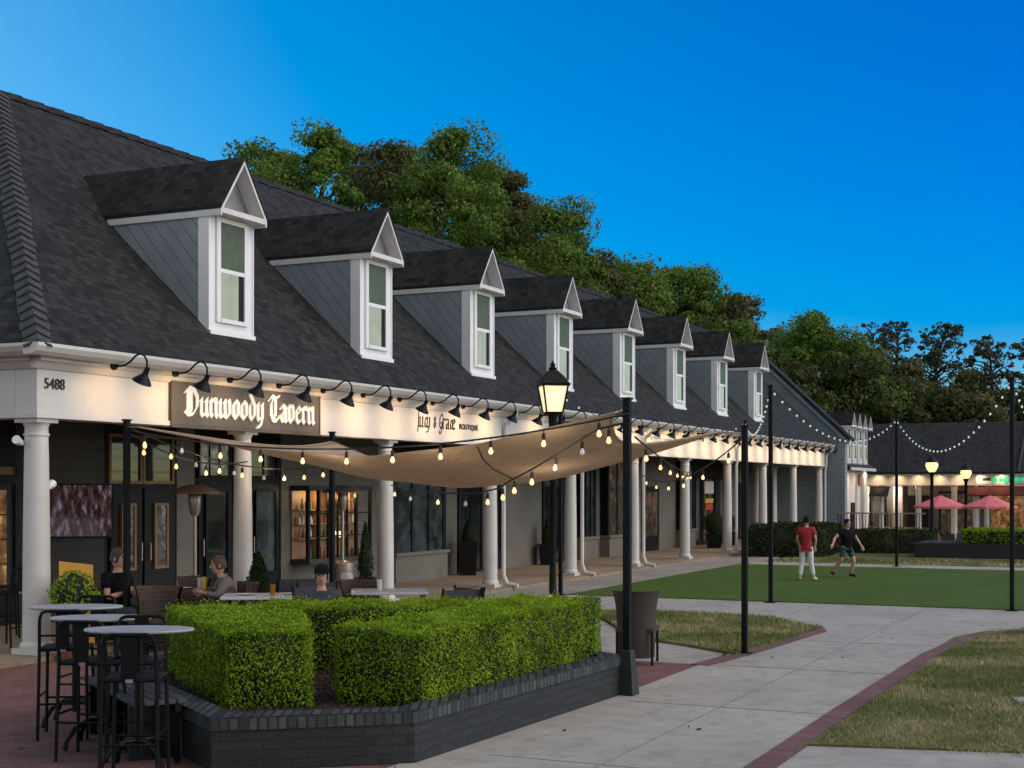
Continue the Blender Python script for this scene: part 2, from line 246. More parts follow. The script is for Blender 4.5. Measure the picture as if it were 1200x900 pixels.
class MB:
    def __init__(s): s.v = []; s.f = []; s.mi = []; s.cur = 0
    def mat(s, i): s.cur = i; return s
    def add(s, vs, fs):
        o = len(s.v); s.v += [tuple(v) for v in vs]; s.f += [tuple(o+i for i in f) for f in fs]; s.mi += [s.cur]*len(fs); return s
    def poly(s, pts): return s.add(pts, [tuple(range(len(pts)))])
    def box(s, x0, x1, y0, y1, z0, z1):
        v = [(x, y, z) for z in (z0, z1) for y in (y0, y1) for x in (x0, x1)]
        return s.add(v, [(0, 2, 3, 1), (4, 5, 7, 6), (0, 1, 5, 4), (2, 6, 7, 3), (0, 4, 6, 2), (1, 3, 7, 5)])
    def obox(s, c, size, mat=None):
        sx, sy, sz = (q/2 for q in size); mt = mat or Matrix(); c = Vector(c)
        v = [c + mt @ Vector((x, y, z)) for z in (-sz, sz) for y in (-sy, sy) for x in (-sx, sx)]
        return s.add(v, [(0, 2, 3, 1), (4, 5, 7, 6), (0, 1, 5, 4), (2, 6, 7, 3), (0, 4, 6, 2), (1, 3, 7, 5)])
    def prism(s, poly, z0, z1):
        n = len(poly); a = sum(poly[i][0]*poly[(i+1) % n][1]-poly[(i+1) % n][0]*poly[i][1] for i in range(n))
        if a < 0: poly = poly[::-1]
        v = [(p[0], p[1], z0) for p in poly] + [(p[0], p[1], z1) for p in poly]
        return s.add(v, [tuple(range(n-1, -1, -1)), tuple(range(n, 2*n))] + [(i, (i+1) % n, n+(i+1) % n, n+i) for i in range(n)])
    def xprism(s, prof, x0, x1):
        """profile of (y, z) swept along x"""
        n = len(prof); a = sum(prof[i][0]*prof[(i+1) % n][1]-prof[(i+1) % n][0]*prof[i][1] for i in range(n))
        if a < 0: prof = prof[::-1]
        v = [(x0, p[0], p[1]) for p in prof] + [(x1, p[0], p[1]) for p in prof]
        return s.add(v, [tuple(range(n-1, -1, -1)), tuple(range(n, 2*n))] + [(i, (i+1) % n, n+(i+1) % n, n+i) for i in range(n)])
    def yprism(s, prof, y0, y1):
        """profile of (x, z) swept along y"""
        n = len(prof); a = sum(prof[i][0]*prof[(i+1) % n][1]-prof[(i+1) % n][0]*prof[i][1] for i in range(n))
        if a > 0: prof = prof[::-1]
        v = [(p[0], y0, p[1]) for p in prof] + [(p[0], y1, p[1]) for p in prof]
        return s.add(v, [tuple(range(n-1, -1, -1)), tuple(range(n, 2*n))] + [(i, (i+1) % n, n+(i+1) % n, n+i) for i in range(n)])
    def tube(s, pts, r, n=8, caps=True):
        pts = [Vector(p) for p in pts]; rs = r if isinstance(r, (list, tuple)) else [r]*len(pts); o = len(s.v); prev = None
        for i, p in enumerate(pts):
            d = (pts[min(i+1, len(pts)-1)] - pts[max(i-1, 0)]).normalized()
            if prev is None: a = Vector((0, 0, 1)) if abs(d.z) < 0.9 else Vector((1, 0, 0)); u = d.cross(a).normalized()
            else: u = (prev - d*prev.dot(d)).normalized()
            prev = u; w = d.cross(u)
            for k in range(n): an = 2*PI*k/n; s.v.append(tuple(p + (u*math.cos(an) + w*math.sin(an))*rs[i]))
        fs = []
        for i in range(len(pts)-1):
            for k in range(n): a = o+i*n+k; b = o+i*n+(k+1) % n; fs.append((a, b, b+n, a+n))
        if caps: fs.append(tuple(o+k for k in range(n-1, -1, -1))); fs.append(tuple(o+(len(pts)-1)*n+k for k in range(n)))
        s.f += fs; s.mi += [s.cur]*len(fs); return s
    def lathe(s, prof, n=16, c=(0, 0, 0), mt=None):
        o = len(s.v); c = Vector(c); mt = mt or Matrix()
        for (r, z) in prof:
            for k in range(n): an = 2*PI*k/n; s.v.append(tuple(c + mt @ Vector((r*math.cos(an), r*math.sin(an), z))))
        fs = []
        for i in range(len(prof)-1):
            for k in range(n): a = o+i*n+k; b = o+i*n+(k+1) % n; fs.append((a, b, b+n, a+n))
        fs.append(tuple(o+k for k in range(n-1, -1, -1))); fs.append(tuple(o+(len(prof)-1)*n+k for k in range(n)))
        s.f += fs; s.mi += [s.cur]*len(fs); return s
    def ball(s, c, r, n=12, m=8, sc=(1, 1, 1)):
        prof = [(r*math.sin(PI*i/m), -r*math.cos(PI*i/m)) for i in range(1, m)]
        return s.lathe(prof, n, c, Matrix.Diagonal(sc))
    def build(s, name, mats, parent=None, loc=None, rz=0.0, smooth=False, bev=0.0):
        me = bpy.data.meshes.new(name); me.from_pydata(s.v, [], s.f)
        for m in (mats if isinstance(mats, (list, tuple)) else [mats]): me.materials.append(m)
        if any(s.mi): me.polygons.foreach_set('material_index', s.mi)
        me.update(); set_uv(me)
        if smooth: me.polygons.foreach_set('use_smooth', [True]*len(me.polygons)); 
        o = bpy.data.objects.new(name, me); COL.objects.link(o)
        if smooth: me.set_sharp_from_angle(angle=R(40))
        if parent: o.parent = parent
        if loc is not None: o.location = loc
        o.rotation_euler.z = rz
        if bev:
            b = o.modifiers.new('bevel', 'BEVEL'); b.width = bev; b.segments = 2; b.limit_method = 'ANGLE'; b.angle_limit = R(40)
        return o
def tag(o, label=None, cat=None, group=None, kind=None):
    for k, v in (('label', label), ('category', cat), ('group', group), ('kind', kind)):
        if v: o[k] = v
    return o
def thing(name, label, cat, loc=(0, 0, 0), rz=0.0, group=None):
    o = bpy.data.objects.new(name, None); COL.objects.link(o); o.empty_display_size = 0.1; o.location = loc; o.rotation_euler.z = rz
    return tag(o, label, cat, group)
def dup(root, loc=None, rz=None, label=None, group=None, parent=None):
    r = root.copy(); COL.objects.link(r)
    if loc is not None: r.location = loc
    if rz is not None: r.rotation_euler.z = rz
    if label: r['label'] = label
    if group: r['group'] = group
    if parent: r.parent = parent
    for ch in list(root.children):
        c = ch.copy(); COL.objects.link(c); c.parent = r
        for g in list(ch.children): d = g.copy(); COL.objects.link(d); d.parent = c
    return r
def quads_mesh(name, V, mats, parent=None, extra=None, tri=False):
    """V: (N,4,3) or (N,3,3) array of loose faces; extra: an MB whose faces take the second material"""
    k = V.shape[1]; N = V.shape[0]; vs = V.reshape(-1, 3); loops = np.arange(N*k, dtype='i'); tot = np.full(N, k, 'i')
    if extra:
        ev = np.array(extra.v, 'f'); el = []; et = []
        for f in extra.f: el += [i+len(vs) for i in f]; et.append(len(f))
        vs = np.concatenate([vs, ev]); loops = np.concatenate([loops, np.array(el, 'i')]); tot = np.concatenate([tot, np.array(et, 'i')])
    me = bpy.data.meshes.new(name); me.vertices.add(len(vs)); me.vertices.foreach_set('co', vs.astype('f').ravel())
    me.loops.add(len(loops)); me.loops.foreach_set('vertex_index', loops)
    me.polygons.add(len(tot)); st = np.concatenate([[0], np.cumsum(tot)[:-1]]).astype('i'); me.polygons.foreach_set('loop_start', st); me.polygons.foreach_set('loop_total', tot)
    for m in (mats if isinstance(mats, (list, tuple)) else [mats]): me.materials.append(m)
    if extra: me.polygons.foreach_set('material_index', np.concatenate([np.zeros(N, 'i'), np.ones(len(tot)-N, 'i')]))
    me.update(); me.validate()
    o = bpy.data.objects.new(name, me); COL.objects.link(o)
    if parent: o.parent = parent
    return o
def leaf_quads(P, Nn, size, spread=0.9, aspect=0.55):
    """little folded-diamond leaves at P, facing roughly along Nn"""
    n = len(P); nrm = Nn + RNG.normal(0, spread, (n, 3)); nrm /= np.linalg.norm(nrm, axis=1)[:, None] + 1e-9
    a = RNG.normal(0, 1, (n, 3)); u = np.cross(nrm, a); u /= np.linalg.norm(u, axis=1)[:, None] + 1e-9; w = np.cross(nrm, u)
    sz = size*RNG.uniform(0.6, 1.3, (n, 1)); L = u*sz; W = w*sz*aspect
    return np.stack([P-L*0.5, P+W*0.5-L*0.05, P+L*0.5, P-W*0.5-L*0.05], 1)

def spot(name, loc, target, e, size=110, col=(1.0, 0.66, 0.36), parent=None, rad=0.05, blend=1.0):
    l = bpy.data.lights.new(name, 'SPOT'); l.energy = e; l.spot_size = R(size); l.spot_blend = blend; l.color = col; l.shadow_soft_size = rad
    o = bpy.data.objects.new(name, l); COL.objects.link(o); o.location = loc; o.rotation_euler = (Vector(target)-Vector(loc)).to_track_quat('-Z', 'Y').to_euler()
    if parent: o.parent = parent
    return o
def point(name, loc, e, col=(1.0, 0.68, 0.36), rad=0.05, parent=None):
    l = bpy.data.lights.new(name, 'POINT'); l.energy = e; l.color = col; l.shadow_soft_size = rad; o = bpy.data.objects.new(name, l); COL.objects.link(o); o.location = loc
    if parent: o.parent = parent
    return o
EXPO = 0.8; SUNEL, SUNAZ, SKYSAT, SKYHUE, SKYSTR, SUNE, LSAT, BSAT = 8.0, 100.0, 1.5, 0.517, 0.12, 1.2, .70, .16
# ---------------------------------------------------------------- camera, sky, light
cam = bpy.data.cameras.new('Camera'); camo = bpy.data.objects.new('Camera', cam); COL.objects.link(camo); sc.camera = camo
cam.sensor_width = 36; cam.lens = FPX/1200*36; cam.shift_y = (HZ-450)/1200; cam.clip_end = 3000; cam.clip_start = 0.1
camo.location = (0, 0, CAMZ); camo.rotation_euler = (R(90), 0, 0)
sc.render.engine = 'CYCLES'; sc.cycles.use_denoising = True; sc.cycles.max_bounces = 6; sc.cycles.diffuse_bounces = 3; sc.cycles.sample_clamp_indirect = 4; sc.cycles.caustics_reflective = False; sc.cycles.caustics_refractive = False
sc.view_settings.view_transform = "Standard"; sc.view_settings.look = "None"; sc.view_settings.gamma = 1; sc.view_settings.exposure = EXPO
W = bpy.data.worlds.new('World'); sc.world = W; W.use_nodes = True; wn = W.node_tree.nodes; wl = W.node_tree.links
SUN_EL, SUN_AZ = R(SUNEL), R(SUNAZ)
sky = wn.new('ShaderNodeTexSky'); sky.sky_type = 'NISHITA'; sky.sun_disc = False; sky.sun_elevation = SUN_EL; sky.sun_rotation = SUN_AZ; sky.ozone_density = 4.5; sky.air_density = 1.0; sky.dust_density = 0.4
hs = wn.new('ShaderNodeHueSaturation'); hs.inputs['Saturation'].default_value = SKYSAT; hs.inputs['Hue'].default_value = 0.5
tc_ = wn.new('ShaderNodeTexCoord'); sp_ = wn.new('ShaderNodeSeparateXYZ'); wl.new(tc_.outputs['Generated'], sp_.inputs[0])
mv = wn.new('ShaderNodeMapRange'); mv.interpolation_type = 'SMOOTHSTEP'; mv.inputs['From Min'].default_value = .36; mv.inputs['From Max'].default_value = -.2; mv.inputs['To Min'].default_value = 1.36; mv.inputs['To Max'].default_value = 1.5; wl.new(sp_.outputs['X'], mv.inputs['Value']); wl.new(mv.outputs[0], hs.inputs['Value'])
ms_ = wn.new('ShaderNodeMapRange'); ms_.interpolation_type = 'LINEAR'; ms_.inputs['From Min'].default_value = .3; ms_.inputs['From Max'].default_value = -.42; ms_.inputs['To Min'].default_value = SKYSAT; ms_.inputs['To Max'].default_value = SKYSAT*LSAT; wl.new(sp_.outputs['X'], ms_.inputs['Value']); mh_ = wn.new('ShaderNodeMapRange'); mh_.inputs['From Min'].default_value = .35; mh_.inputs['From Max'].default_value = -.35; mh_.inputs['To Min'].default_value = .524; mh_.inputs['To Max'].default_value = .49; wl.new(sp_.outputs['X'], mh_.inputs['Value']); wl.new(mh_.outputs[0], hs.inputs['Hue'])
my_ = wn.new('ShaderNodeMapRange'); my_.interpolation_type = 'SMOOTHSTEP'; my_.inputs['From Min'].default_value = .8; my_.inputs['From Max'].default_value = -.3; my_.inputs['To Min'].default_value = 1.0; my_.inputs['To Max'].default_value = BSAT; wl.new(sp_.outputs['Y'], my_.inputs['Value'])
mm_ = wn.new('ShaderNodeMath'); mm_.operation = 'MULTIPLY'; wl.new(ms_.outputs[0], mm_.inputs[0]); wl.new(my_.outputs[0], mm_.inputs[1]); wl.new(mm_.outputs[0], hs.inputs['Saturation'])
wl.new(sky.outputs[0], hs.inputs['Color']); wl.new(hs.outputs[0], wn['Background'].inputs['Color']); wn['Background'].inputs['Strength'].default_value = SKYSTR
sun = bpy.data.lights.new('sun', 'SUN'); suno = bpy.data.objects.new('sun', sun); COL.objects.link(suno)
sun.energy = SUNE; sun.angle = R(70); sun.color = (1.0, 0.9, 0.74)
d = Vector((math.sin(SUN_AZ)*math.cos(R(42)), math.cos(SUN_AZ)*math.cos(R(42)), math.sin(R(42))))
suno.rotation_euler = (-d).to_track_quat('-Z', 'Y').to_euler()

# ---------------------------------------------------------------- ground
def grid_ground():
    xs = np.unique(np.concatenate([np.arange(-20, 50, 1.5), [-1500, -600, -250, -120, -70, -45, -30, 60, 80, 120, 250, 600, 1500]]))
    ys = np.unique(np.concatenate([np.arange(4, 110, 1.5), [-300, -80, -20, -5, 125, 150, 200, 300, 600, 1500]]))
    v = []; 
    for y in ys:
        for x in xs:
            t, s = TS(Vector((x, y, 0))); v.append((x, y, terr(t, s)-0.03))
    nx = len(xs); f = [(j*nx+i, j*nx+i+1, (j+1)*nx+i+1, (j+1)*nx+i) for j in range(len(ys)-1) for i in range(nx-1)]
    m = MB(); m.add(v, f); o = m.build('ground', M['lawn'], smooth=True); tag(o, 'patchy green and straw coloured lawn ground around the shops', 'ground', kind='structure')
grid_ground()
def tpoly(pts): return [tuple(F(t, s).xy) for t, s in pts]
def gpoly(pts): return [tuple(G(x, y).xy) for x, y in pts]
def slab(name, poly, z, mat, label, cat, kind='structure', th=0.3, local=True):
    """a paving slab: poly in (t, s) when local"""
    m = MB(); m.prism(poly, z-th, z)
    o = m.build(name, mat, loc=F(0, 0) if local else None, rz=ROT if local else 0.0); return tag(o, label, cat, kind=kind)
slab('porch_floor', [(-2.2, -0.45), (43.4, -0.45), (43.4, 2.7), (-2.2, 2.7)], 0.05, M['porchfloor'], 'tan porch floor under the shop colonnade', 'floor')
slab('porch_floor', [(-2.2, 2.7), (2.7, 2.7), (2.7, 14), (-2.2, 14)], 0.05, M['porchfloor'], 'tan porch floor round the corner of the shops', 'floor')
slab('sidewalk', [(2.8, -1.95), (43.6, -1.95), (43.6, -0.45), (2.8, -0.45)], 0.0, M['walk'], 'pinkish concrete walk between porch and turf', 'sidewalk')
slab('brick_patio', [(-25, -7.76), (2.8, -7.76), (2.8, -0.45), (-2.2, -0.45), (-2.2, 14), (-25, 14)], 0.0, M['paver'], 'red brick herringbone patio under the bar tables', 'patio')
lawn_patch = [TS(G(x, y)) for x, y in ((690, 716), (800, 718.5), (905, 724.5), (962, 736.5), (905, 756), (862, 768), (805, 757.5), (740, 747.5))]
slab('sidewalk', [(2.8, -7.62), (8.0, -7.62), (8.9, -8.6), (9.2, -10.1), (9.3, -40), (12.25, -40), (12.25, -1.95), (2.8, -1.95)], -0.004, M['concrete'], 'grey concrete walk along the near edge of the turf', 'sidewalk')
slab('path', [(-25, -9.95), (7.6, -9.95), (8.6, -10.25), (9.3, -10.8), (9.25, -7.7), (.2, -7.7), (.2, -7.45), (-25, -7.45)], 0.004, M['concrete'], 'grey concrete path edged with brick', 'path')
# joints cut in the concrete
jm = MB()
for t in np.arange(-6.5, 9, 3.1): jm.box(t, t+0.012, -9.93, -7.92, -0.02, 0.0075)
jm.box(-24, 9.2, -8.87, -8.858, -0.02, 0.0072)
for s in np.arange(-26, -2, 1.9): jm.box(9.3, 12.2, s, s+0.012, -0.02, -0.0005)
jo = jm.build('path_joint', M['jointc'], loc=F(0, 0), rz=ROT); tag(jo, 'dark tooled joints across the concrete paths', 'joints', kind='structure')
def strip(pts, w):
    L = []; Rr = []
    for i, p in enumerate(pts):
        a = Vector(pts[max(i-1, 0)]); b = Vector(pts[min(i+1, len(pts)-1)]); d = (b-a).normalized(); n = Vector((-d.y, d.x))*w/2; p = Vector(p)
        L.append(tuple(p+n)); Rr.append(tuple(p-n))
    return L + Rr[::-1]
bl = [(-25, -9.98), (-10, -9.98), (0, -9.98), (5, -10.02), (7.2, -10.2), (8.2, -10.45), (8.9, -11.0), (9.2, -12.0), (9.24, -14)]
def border(name, pts, w, z, label):
    m = MB()
    for a, b in zip(pts[:-1], pts[1:]):
        d = (Vector(b)-Vector(a)); L = d.length; d.normalize(); n = Vector((-d.y, d.x))*w/2
        q = [Vector(a)-n, Vector(b)-n, Vector(b)+n, Vector(a)+n]; m.prism([tuple(v) for v in q], z-0.2, z)
    o = m.build(name, M['border'], loc=F(0, 0), rz=ROT); return tag(o, label, 'border', kind='structure')
border('brick_border', bl, 0.21, 0.012, 'red brick edging between path and patchy lawn')
lb = [(2.7, -7.72), (3.87, -7.86), (5.0, -7.95), (6.2, -8.02), (7.2, -8.1), (8.0, -7.85)]
border('brick_border', lb, 0.24, 0.011, 'red brick edging beside the small lawn patch')
o = slab('lawn', lawn_patch, 0.03, M['lawn'], 'small brownish lawn patch by the wicker chair', 'lawn')
slab('lawn', [(-1.9, -10.09), (5, -10.13), (7.3, -10.3), (8.3, -10.6), (8.95, -11.2), (9.2, -12.2), (9.25, -40), (-1.4, -40), (-1.5, -11.7)], 0.012, M['lawn'], 'patchy lawn beside the brick edged path', 'lawn')
slab('sidewalk', [(-25, -10.09), (-1.94, -10.09), (-1.54, -11.7), (-1.44, -40), (-25, -40)], 0.0, M['concrete'], 'concrete walk at the bottom corner of the lawn', 'sidewalk')
slab('turf', [(12.25, -2.0), (24.4, -2.0), (24.4, -14.5), (12.25, -14.5)], 0.015, M['turf'], 'flat green sports turf between black light poles', 'turf')
slab('sidewalk', [(24.4, -1.95), (26.0, -1.95), (26.0, -40), (24.4, -40)], 0.0, M['concrete'], 'concrete walk beyond the far edge of the turf', 'sidewalk')
c0 = G(1195, 823); slab('sidewalk', [(c0.x-0.06, c0.y-0.12), (c0.x+1.5, c0.y-0.15), (c0.x+1.5, c0.y+0.2), (c0.x-0.02, c0.y+0.16)], 0.03, M['concrete'], 'small concrete pad set in the lawn', 'pad', local=False)

def inside(poly, P):
    x, y = P[:, 0], P[:, 1]; c = np.zeros(len(P), bool); n = len(poly)
    for i in range(n):
        x0, y0 = poly[i]; x1, y1 = poly[(i+1) % n]
        k = ((y0 > y) != (y1 > y)) & (x < (x1-x0)*(y-y0)/((y1-y0) if y1 != y0 else 1e-9)+x0); c ^= k
    return c
def grass(name, poly_ts, dens, h, w, label, z=0.0, zf=None):
    pl = np.array(poly_ts); mn, mx = pl.min(0), pl.max(0); n = int((mx-mn).prod()*dens)
    P = RNG.uniform(mn, mx, (n, 2)); P = P[inside(poly_ts, P)]; n = len(P)
    X = OX + CT*P[:, 0]-SN*P[:, 1]; Y = OY + SN*P[:, 0]+CT*P[:, 1]
    Z = np.full(n, z) if zf is None else np.array([zf(a, b) for a, b in P])
    a = RNG.uniform(0, 2*PI, n); hh = h*RNG.uniform(0.5, 1.3, n); ww = w*RNG.uniform(0.7, 1.3, n)
    b = np.stack([X, Y, Z], 1); u = np.stack([np.cos(a), np.sin(a), np.zeros(n)], 1)*ww[:, None]/2
    tip = b + np.stack([RNG.normal(0, 0.6, n)*hh, RNG.normal(0, 0.6, n)*hh, hh], 1)
    o = quads_mesh(name, np.stack([b-u, b+u, tip], 1), M['blade']); return tag(o, label, 'grass', kind='stuff')
grass('grass', [(-1.88, -10.11), (5, -10.15), (7.3, -10.32), (8.3, -10.63), (8.9, -11.2), (9.1, -12.5), (9.2, -18), (-1.4, -15)], 1500, 0.045, 0.007, 'short dry and green blades of the patchy lawn', 0.01)
grass('grass', lawn_patch, 1100, 0.05, 0.009, 'short blades on the small lawn patch', 0.028)
grass('grass', [(26.05, -2.2), (29.5, -2.2), (31, -16), (26.05, -16)], 220, 0.06, 0.02, 'thin straw coloured grass beyond the turf', zf=lambda a, b: terr(a, b)-0.03)

# ---------------------------------------------------------------- writing
def text_mesh(name, body, size, mat, parent, loc, depth=0.006, scale_x=1.0, spacing=1.0):
    cu = bpy.data.curves.new(name, 'FONT'); cu.body = body; cu.size = size; cu.extrude = depth; cu.space_character = spacing
    tmp = bpy.data.objects.new('tmp', cu); COL.objects.link(tmp); dg = bpy.context.evaluated_depsgraph_get()
    me = bpy.data.meshes.new_from_object(tmp.evaluated_get(dg)); bpy.data.objects.remove(tmp)
    me.transform(Matrix.Translation(loc) @ Matrix.Rotation(PI/2, 4, 'X') @ Matrix.Diagonal((scale_x, 1, 1, 1)))
    me.materials.clear(); me.materials.append(mat); me.name = name
    o = bpy.data.objects.new(name, me); COL.objects.link(o); o.parent = parent; return o
def mnm(x): return [[(x-.12, .86), (x+.02, .98), (x, .84), (x, .14), (x+.15, .01)]]
GL = {
 'D': ([[(-.12, 1.28), (.2, 1.52), (.7, 1.4), (1.0, 1.05), (1.0, .5), (.62, .07), (.2, .02), (-.12, .2)], [(.12, 1.4), (.12, .2)], [(.4, 1.36), (.4, .2)]], 1.4),
 'T': ([[(-.2, 1.25), (.08, 1.5), (.5, 1.36), (.95, 1.52)], [(.3, 1.36), (.02, 1.0), (.02, .42), (.32, .04), (.7, .04), (.95, .28)], [(.52, 1.36), (.52, .3)]], 1.2),
 'u': (mnm(0)+mnm(.5)+[[(.1, .02), (.45, .16)]], .92), 'n': (mnm(0)+mnm(.5)+[[(.02, .84), (.4, 1.0)]], .92),
 'w': (mnm(0)+[[(.38, .86), (.5, .98), (.5, .14), (.68, .01)], [(.9, 1.0), (1.0, .82), (1.0, .2), (.7, .01)], [(.1, .02), (.45, .16)]], 1.4),
 'o': ([[(.25, 1.0), (0, .82), (0, .2), (.25, 0)], [(.25, 1.0), (.5, .82), (.5, .2), (.25, 0)]], .86),
 'd': ([[(.25, 1.0), (0, .82), (0, .2), (.25, 0)], [(.05, 1.5), (.5, .85), (.5, .2), (.25, 0)]], .86),
 'y': (mnm(0)+[[(.38, .88), (.52, .98), (.5, .8), (.5, .1), (.3, -.35), (-.05, -.42)], [(.1, .02), (.45, .16)]], .9),
 'a': ([[(0, .82), (.22, 1.0), (.45, .82), (.45, .14), (.6, .01)], [(.45, .56), (.1, .46), (0, .22), (.16, .01), (.42, .15)]], .9),
 'v': ([[(-.12, .88), (.02, 1.02), (0, .82), (0, .2), (.25, 0)], [(.2, .96), (.42, 1.0), (.5, .82), (.5, .2), (.25, 0)]], .88),
 'e': ([[(.25, 1.0), (0, .82), (0, .2), (.25, 0), (.48, .14)], [(.25, 1.0), (.5, .76), (.06, .5)]], .78),
 'r': (mnm(0)+[[(.02, .84), (.28, 1.02), (.42, .86)]], .68), ' ': ([], .55),
 # brush script
 'L': ([[(.05, 1.5), (.1, .6), (.02, -.4)], [(.1, .1), (.3, .05)]], .42), 'c': ([[(.45, .8), (.2, .9), (.02, .5), (.15, .05), (.45, .15)]], .5),
 '&': ([[(.5, .2), (.1, .85), (.3, 1.05), (.4, .8), (.05, .35), (.25, 0), (.55, .5)]], .75),
 'G': ([[(.7, 1.15), (.45, 1.4), (.1, 1.0), (.1, .3), (.4, 0), (.65, .3), (.6, .6), (.35, .55)], [(.65, .3), (.5, -.4), (.2, -.5), (.1, -.25)]], .85)}
def pen_text(name, txt, xh, mat, parent, x0, y, z0, nib=(0.13, 40), slant=0.0, xs=1.0, sx=1.0):
    m = MB(); x = x0; i = 0; nv = Vector((math.cos(R(nib[1])), math.sin(R(nib[1]))))*nib[0]*xh; tv = Vector((-nv.y, nv.x))*0.16
    for ch in txt:
        st, adv = GL[ch]
        for pl in st:
            pts = [Vector((x + (px*xs + slant*pz)*xh, z0 + pz*xh)) for px, pz in pl]
            for p, q in zip(pts[:-1], pts[1:]):
                cand = [b + sgn*nv + sg2*tv for b in (p, q) for sgn in (-1, 1) for sg2 in (-1, 1)]
                cand.sort(key=lambda c: (round(c.x, 6), round(c.y, 6))); hull = []
                for seq in (cand, cand[::-1]):
                    h = []
                    for c in seq:
                        while len(h) >= 2 and (h[-1]-h[-2]).cross(c-h[-1]) <= 1e-12: h.pop()
                        h.append(c)
                    hull += h[:-1]
                i += 1; m.yprism([tuple(c) for c in hull], y-0.012-0.00025*i, y)
        x += adv*xh*xs
    return m.build(name, mat, parent), x

# ---------------------------------------------------------------- the row of shops
EAVE_S, EAVE_Z, RS, RZ, PT = -0.55, 3.83, 4.57, 8.58, 3.9
TEND = 43.1
SLOPE = (RZ-EAVE_Z)/(RS-EAVE_S)
def roofz(s): return EAVE_Z + SLOPE*(s-EAVE_S)
B = thing('shop_row', 'long grey roofed shop row with white columned porch and eight dormers', 'building', F(0, 0), ROT)
m = MB(); e = EAVE_S; t1 = TEND
A = [(e, e, EAVE_Z), (t1, e, EAVE_Z), (t1, RS, RZ), (PT, RS, RZ), (e, 9.7, EAVE_Z), (t1, 9.7, EAVE_Z)]
m.add(A + [(p[0], p[1], EAVE_Z-0.06) for p in (A[0], A[1], A[5], A[4])], [(0, 1, 2, 3), (0, 3, 4), (3, 2, 5, 4), (1, 5, 2), (6, 9, 8, 7), (0, 6, 7, 1), (0, 4, 9, 6), (1, 7, 8, 5), (4, 5, 8, 9)])
roof = m.build('roof', M['shingle'], B)
# hip and ridge caps: bent shingles one over the next
hc = MB(); p0, p1 = Vector((e, e, EAVE_Z)), Vector((PT, RS, RZ)); n = 40; d = (p1-p0).normalized()
nf = Vector((0, -SLOPE, 1)).normalized(); sl2 = (RZ-EAVE_Z)/(PT-e); nl = Vector((-sl2, 0, 1)).normalized(); up = (nf+nl).normalized()
wf = d.cross(nf).normalized()*0.2; wl_ = nl.cross(d).normalized()*0.2
if wf.x < 0: wf = -wf
if wl_.y < 0: wl_ = -wl_
for i in range(n):
    a = p0 + (p1-p0)*(i/n) + up*0.06; b = p0 + (p1-p0)*((i+1.25)/n) + up*0.012; k = 1+random.uniform(-.1, .1)
    V = [a, a+wf*k-up*0.016, b+wf*k-up*0.006, b, a+wl_*k-up*0.016, b+wl_*k-up*0.006, a-up*0.03, a+wf*k-up*0.034, a+wl_*k-up*0.034]
    hc.add(V, [(0, 1, 2, 3), (0, 3, 5, 4), (6, 7, 1, 0), (6, 0, 4, 8)])
hc.build('hip_cap', M['cap'], B)
rc = MB()
for i in range(160):
    x = PT + (t1-PT)*i/160; x2 = x + (t1-PT)/160*1.2; h = 0.02+0.012*(i % 2)
    rc.add([(x, RS-0.15, RZ-0.15*SLOPE+h), (x2, RS-0.15, RZ-0.15*SLOPE+h+.01), (x2, RS, RZ+h+.02), (x, RS, RZ+h+.01), (x2, RS+0.15, RZ-0.15*SLOPE+h+.01), (x, RS+0.15, RZ-0.15*SLOPE+h)], [(0, 1, 2, 3), (3, 2, 4, 5)])
rc.build('ridge_cap', M['shingle'], B)
# entablature
m = MB(); m.box(-.2, t1, -.2, .15, 2.97, 3.63); m.box(-.2, .15, .152, 9.5, 2.97, 3.63); m.box(t1-.35, t1, .152, 2.68, 2.97, 3.63); m.build('entablature', M['white'], B, bev=0.006)
m = MB(); m.box(-.235, t1+.03, -.235, .12, 2.965, 3.03); m.box(-.235, .12, .122, 9.5, 2.966, 3.031)
m.xprism([(-.198, 3.56), (-.24, 3.57), (-.3, 3.64), (-.36, 3.66), (-.36, 3.70), (-.198, 3.70)], -.3, t1+.06)
m.yprism([(-.198, 3.56), (-.24, 3.57), (-.3, 3.64), (-.36, 3.66), (-.36, 3.70), (-.198, 3.70)], -.195, 9.5)
m.build('cornice', M['white'], B)
m = MB(); m.xprism([(-.36, 3.702), (-.5, 3.702), (-.56, 3.74), (-.6, 3.8), (-.6, 3.84), (-.36, 3.84)], -.6, t1+.1)
m.yprism([(-.36, 3.702), (-.5, 3.702), (-.56, 3.74), (-.6, 3.8), (-.6, 3.84), (-.36, 3.84)], -.357, 9.7); m.build('gutter', M['white'], B)
m = MB(); m.box(.15, t1-.4, .15, 2.7, 3.25, 3.32); m.box(.15, 2.7, 2.7, 9.5, 3.25, 3.32); m.build('porch_ceiling', M['ceil'], B)
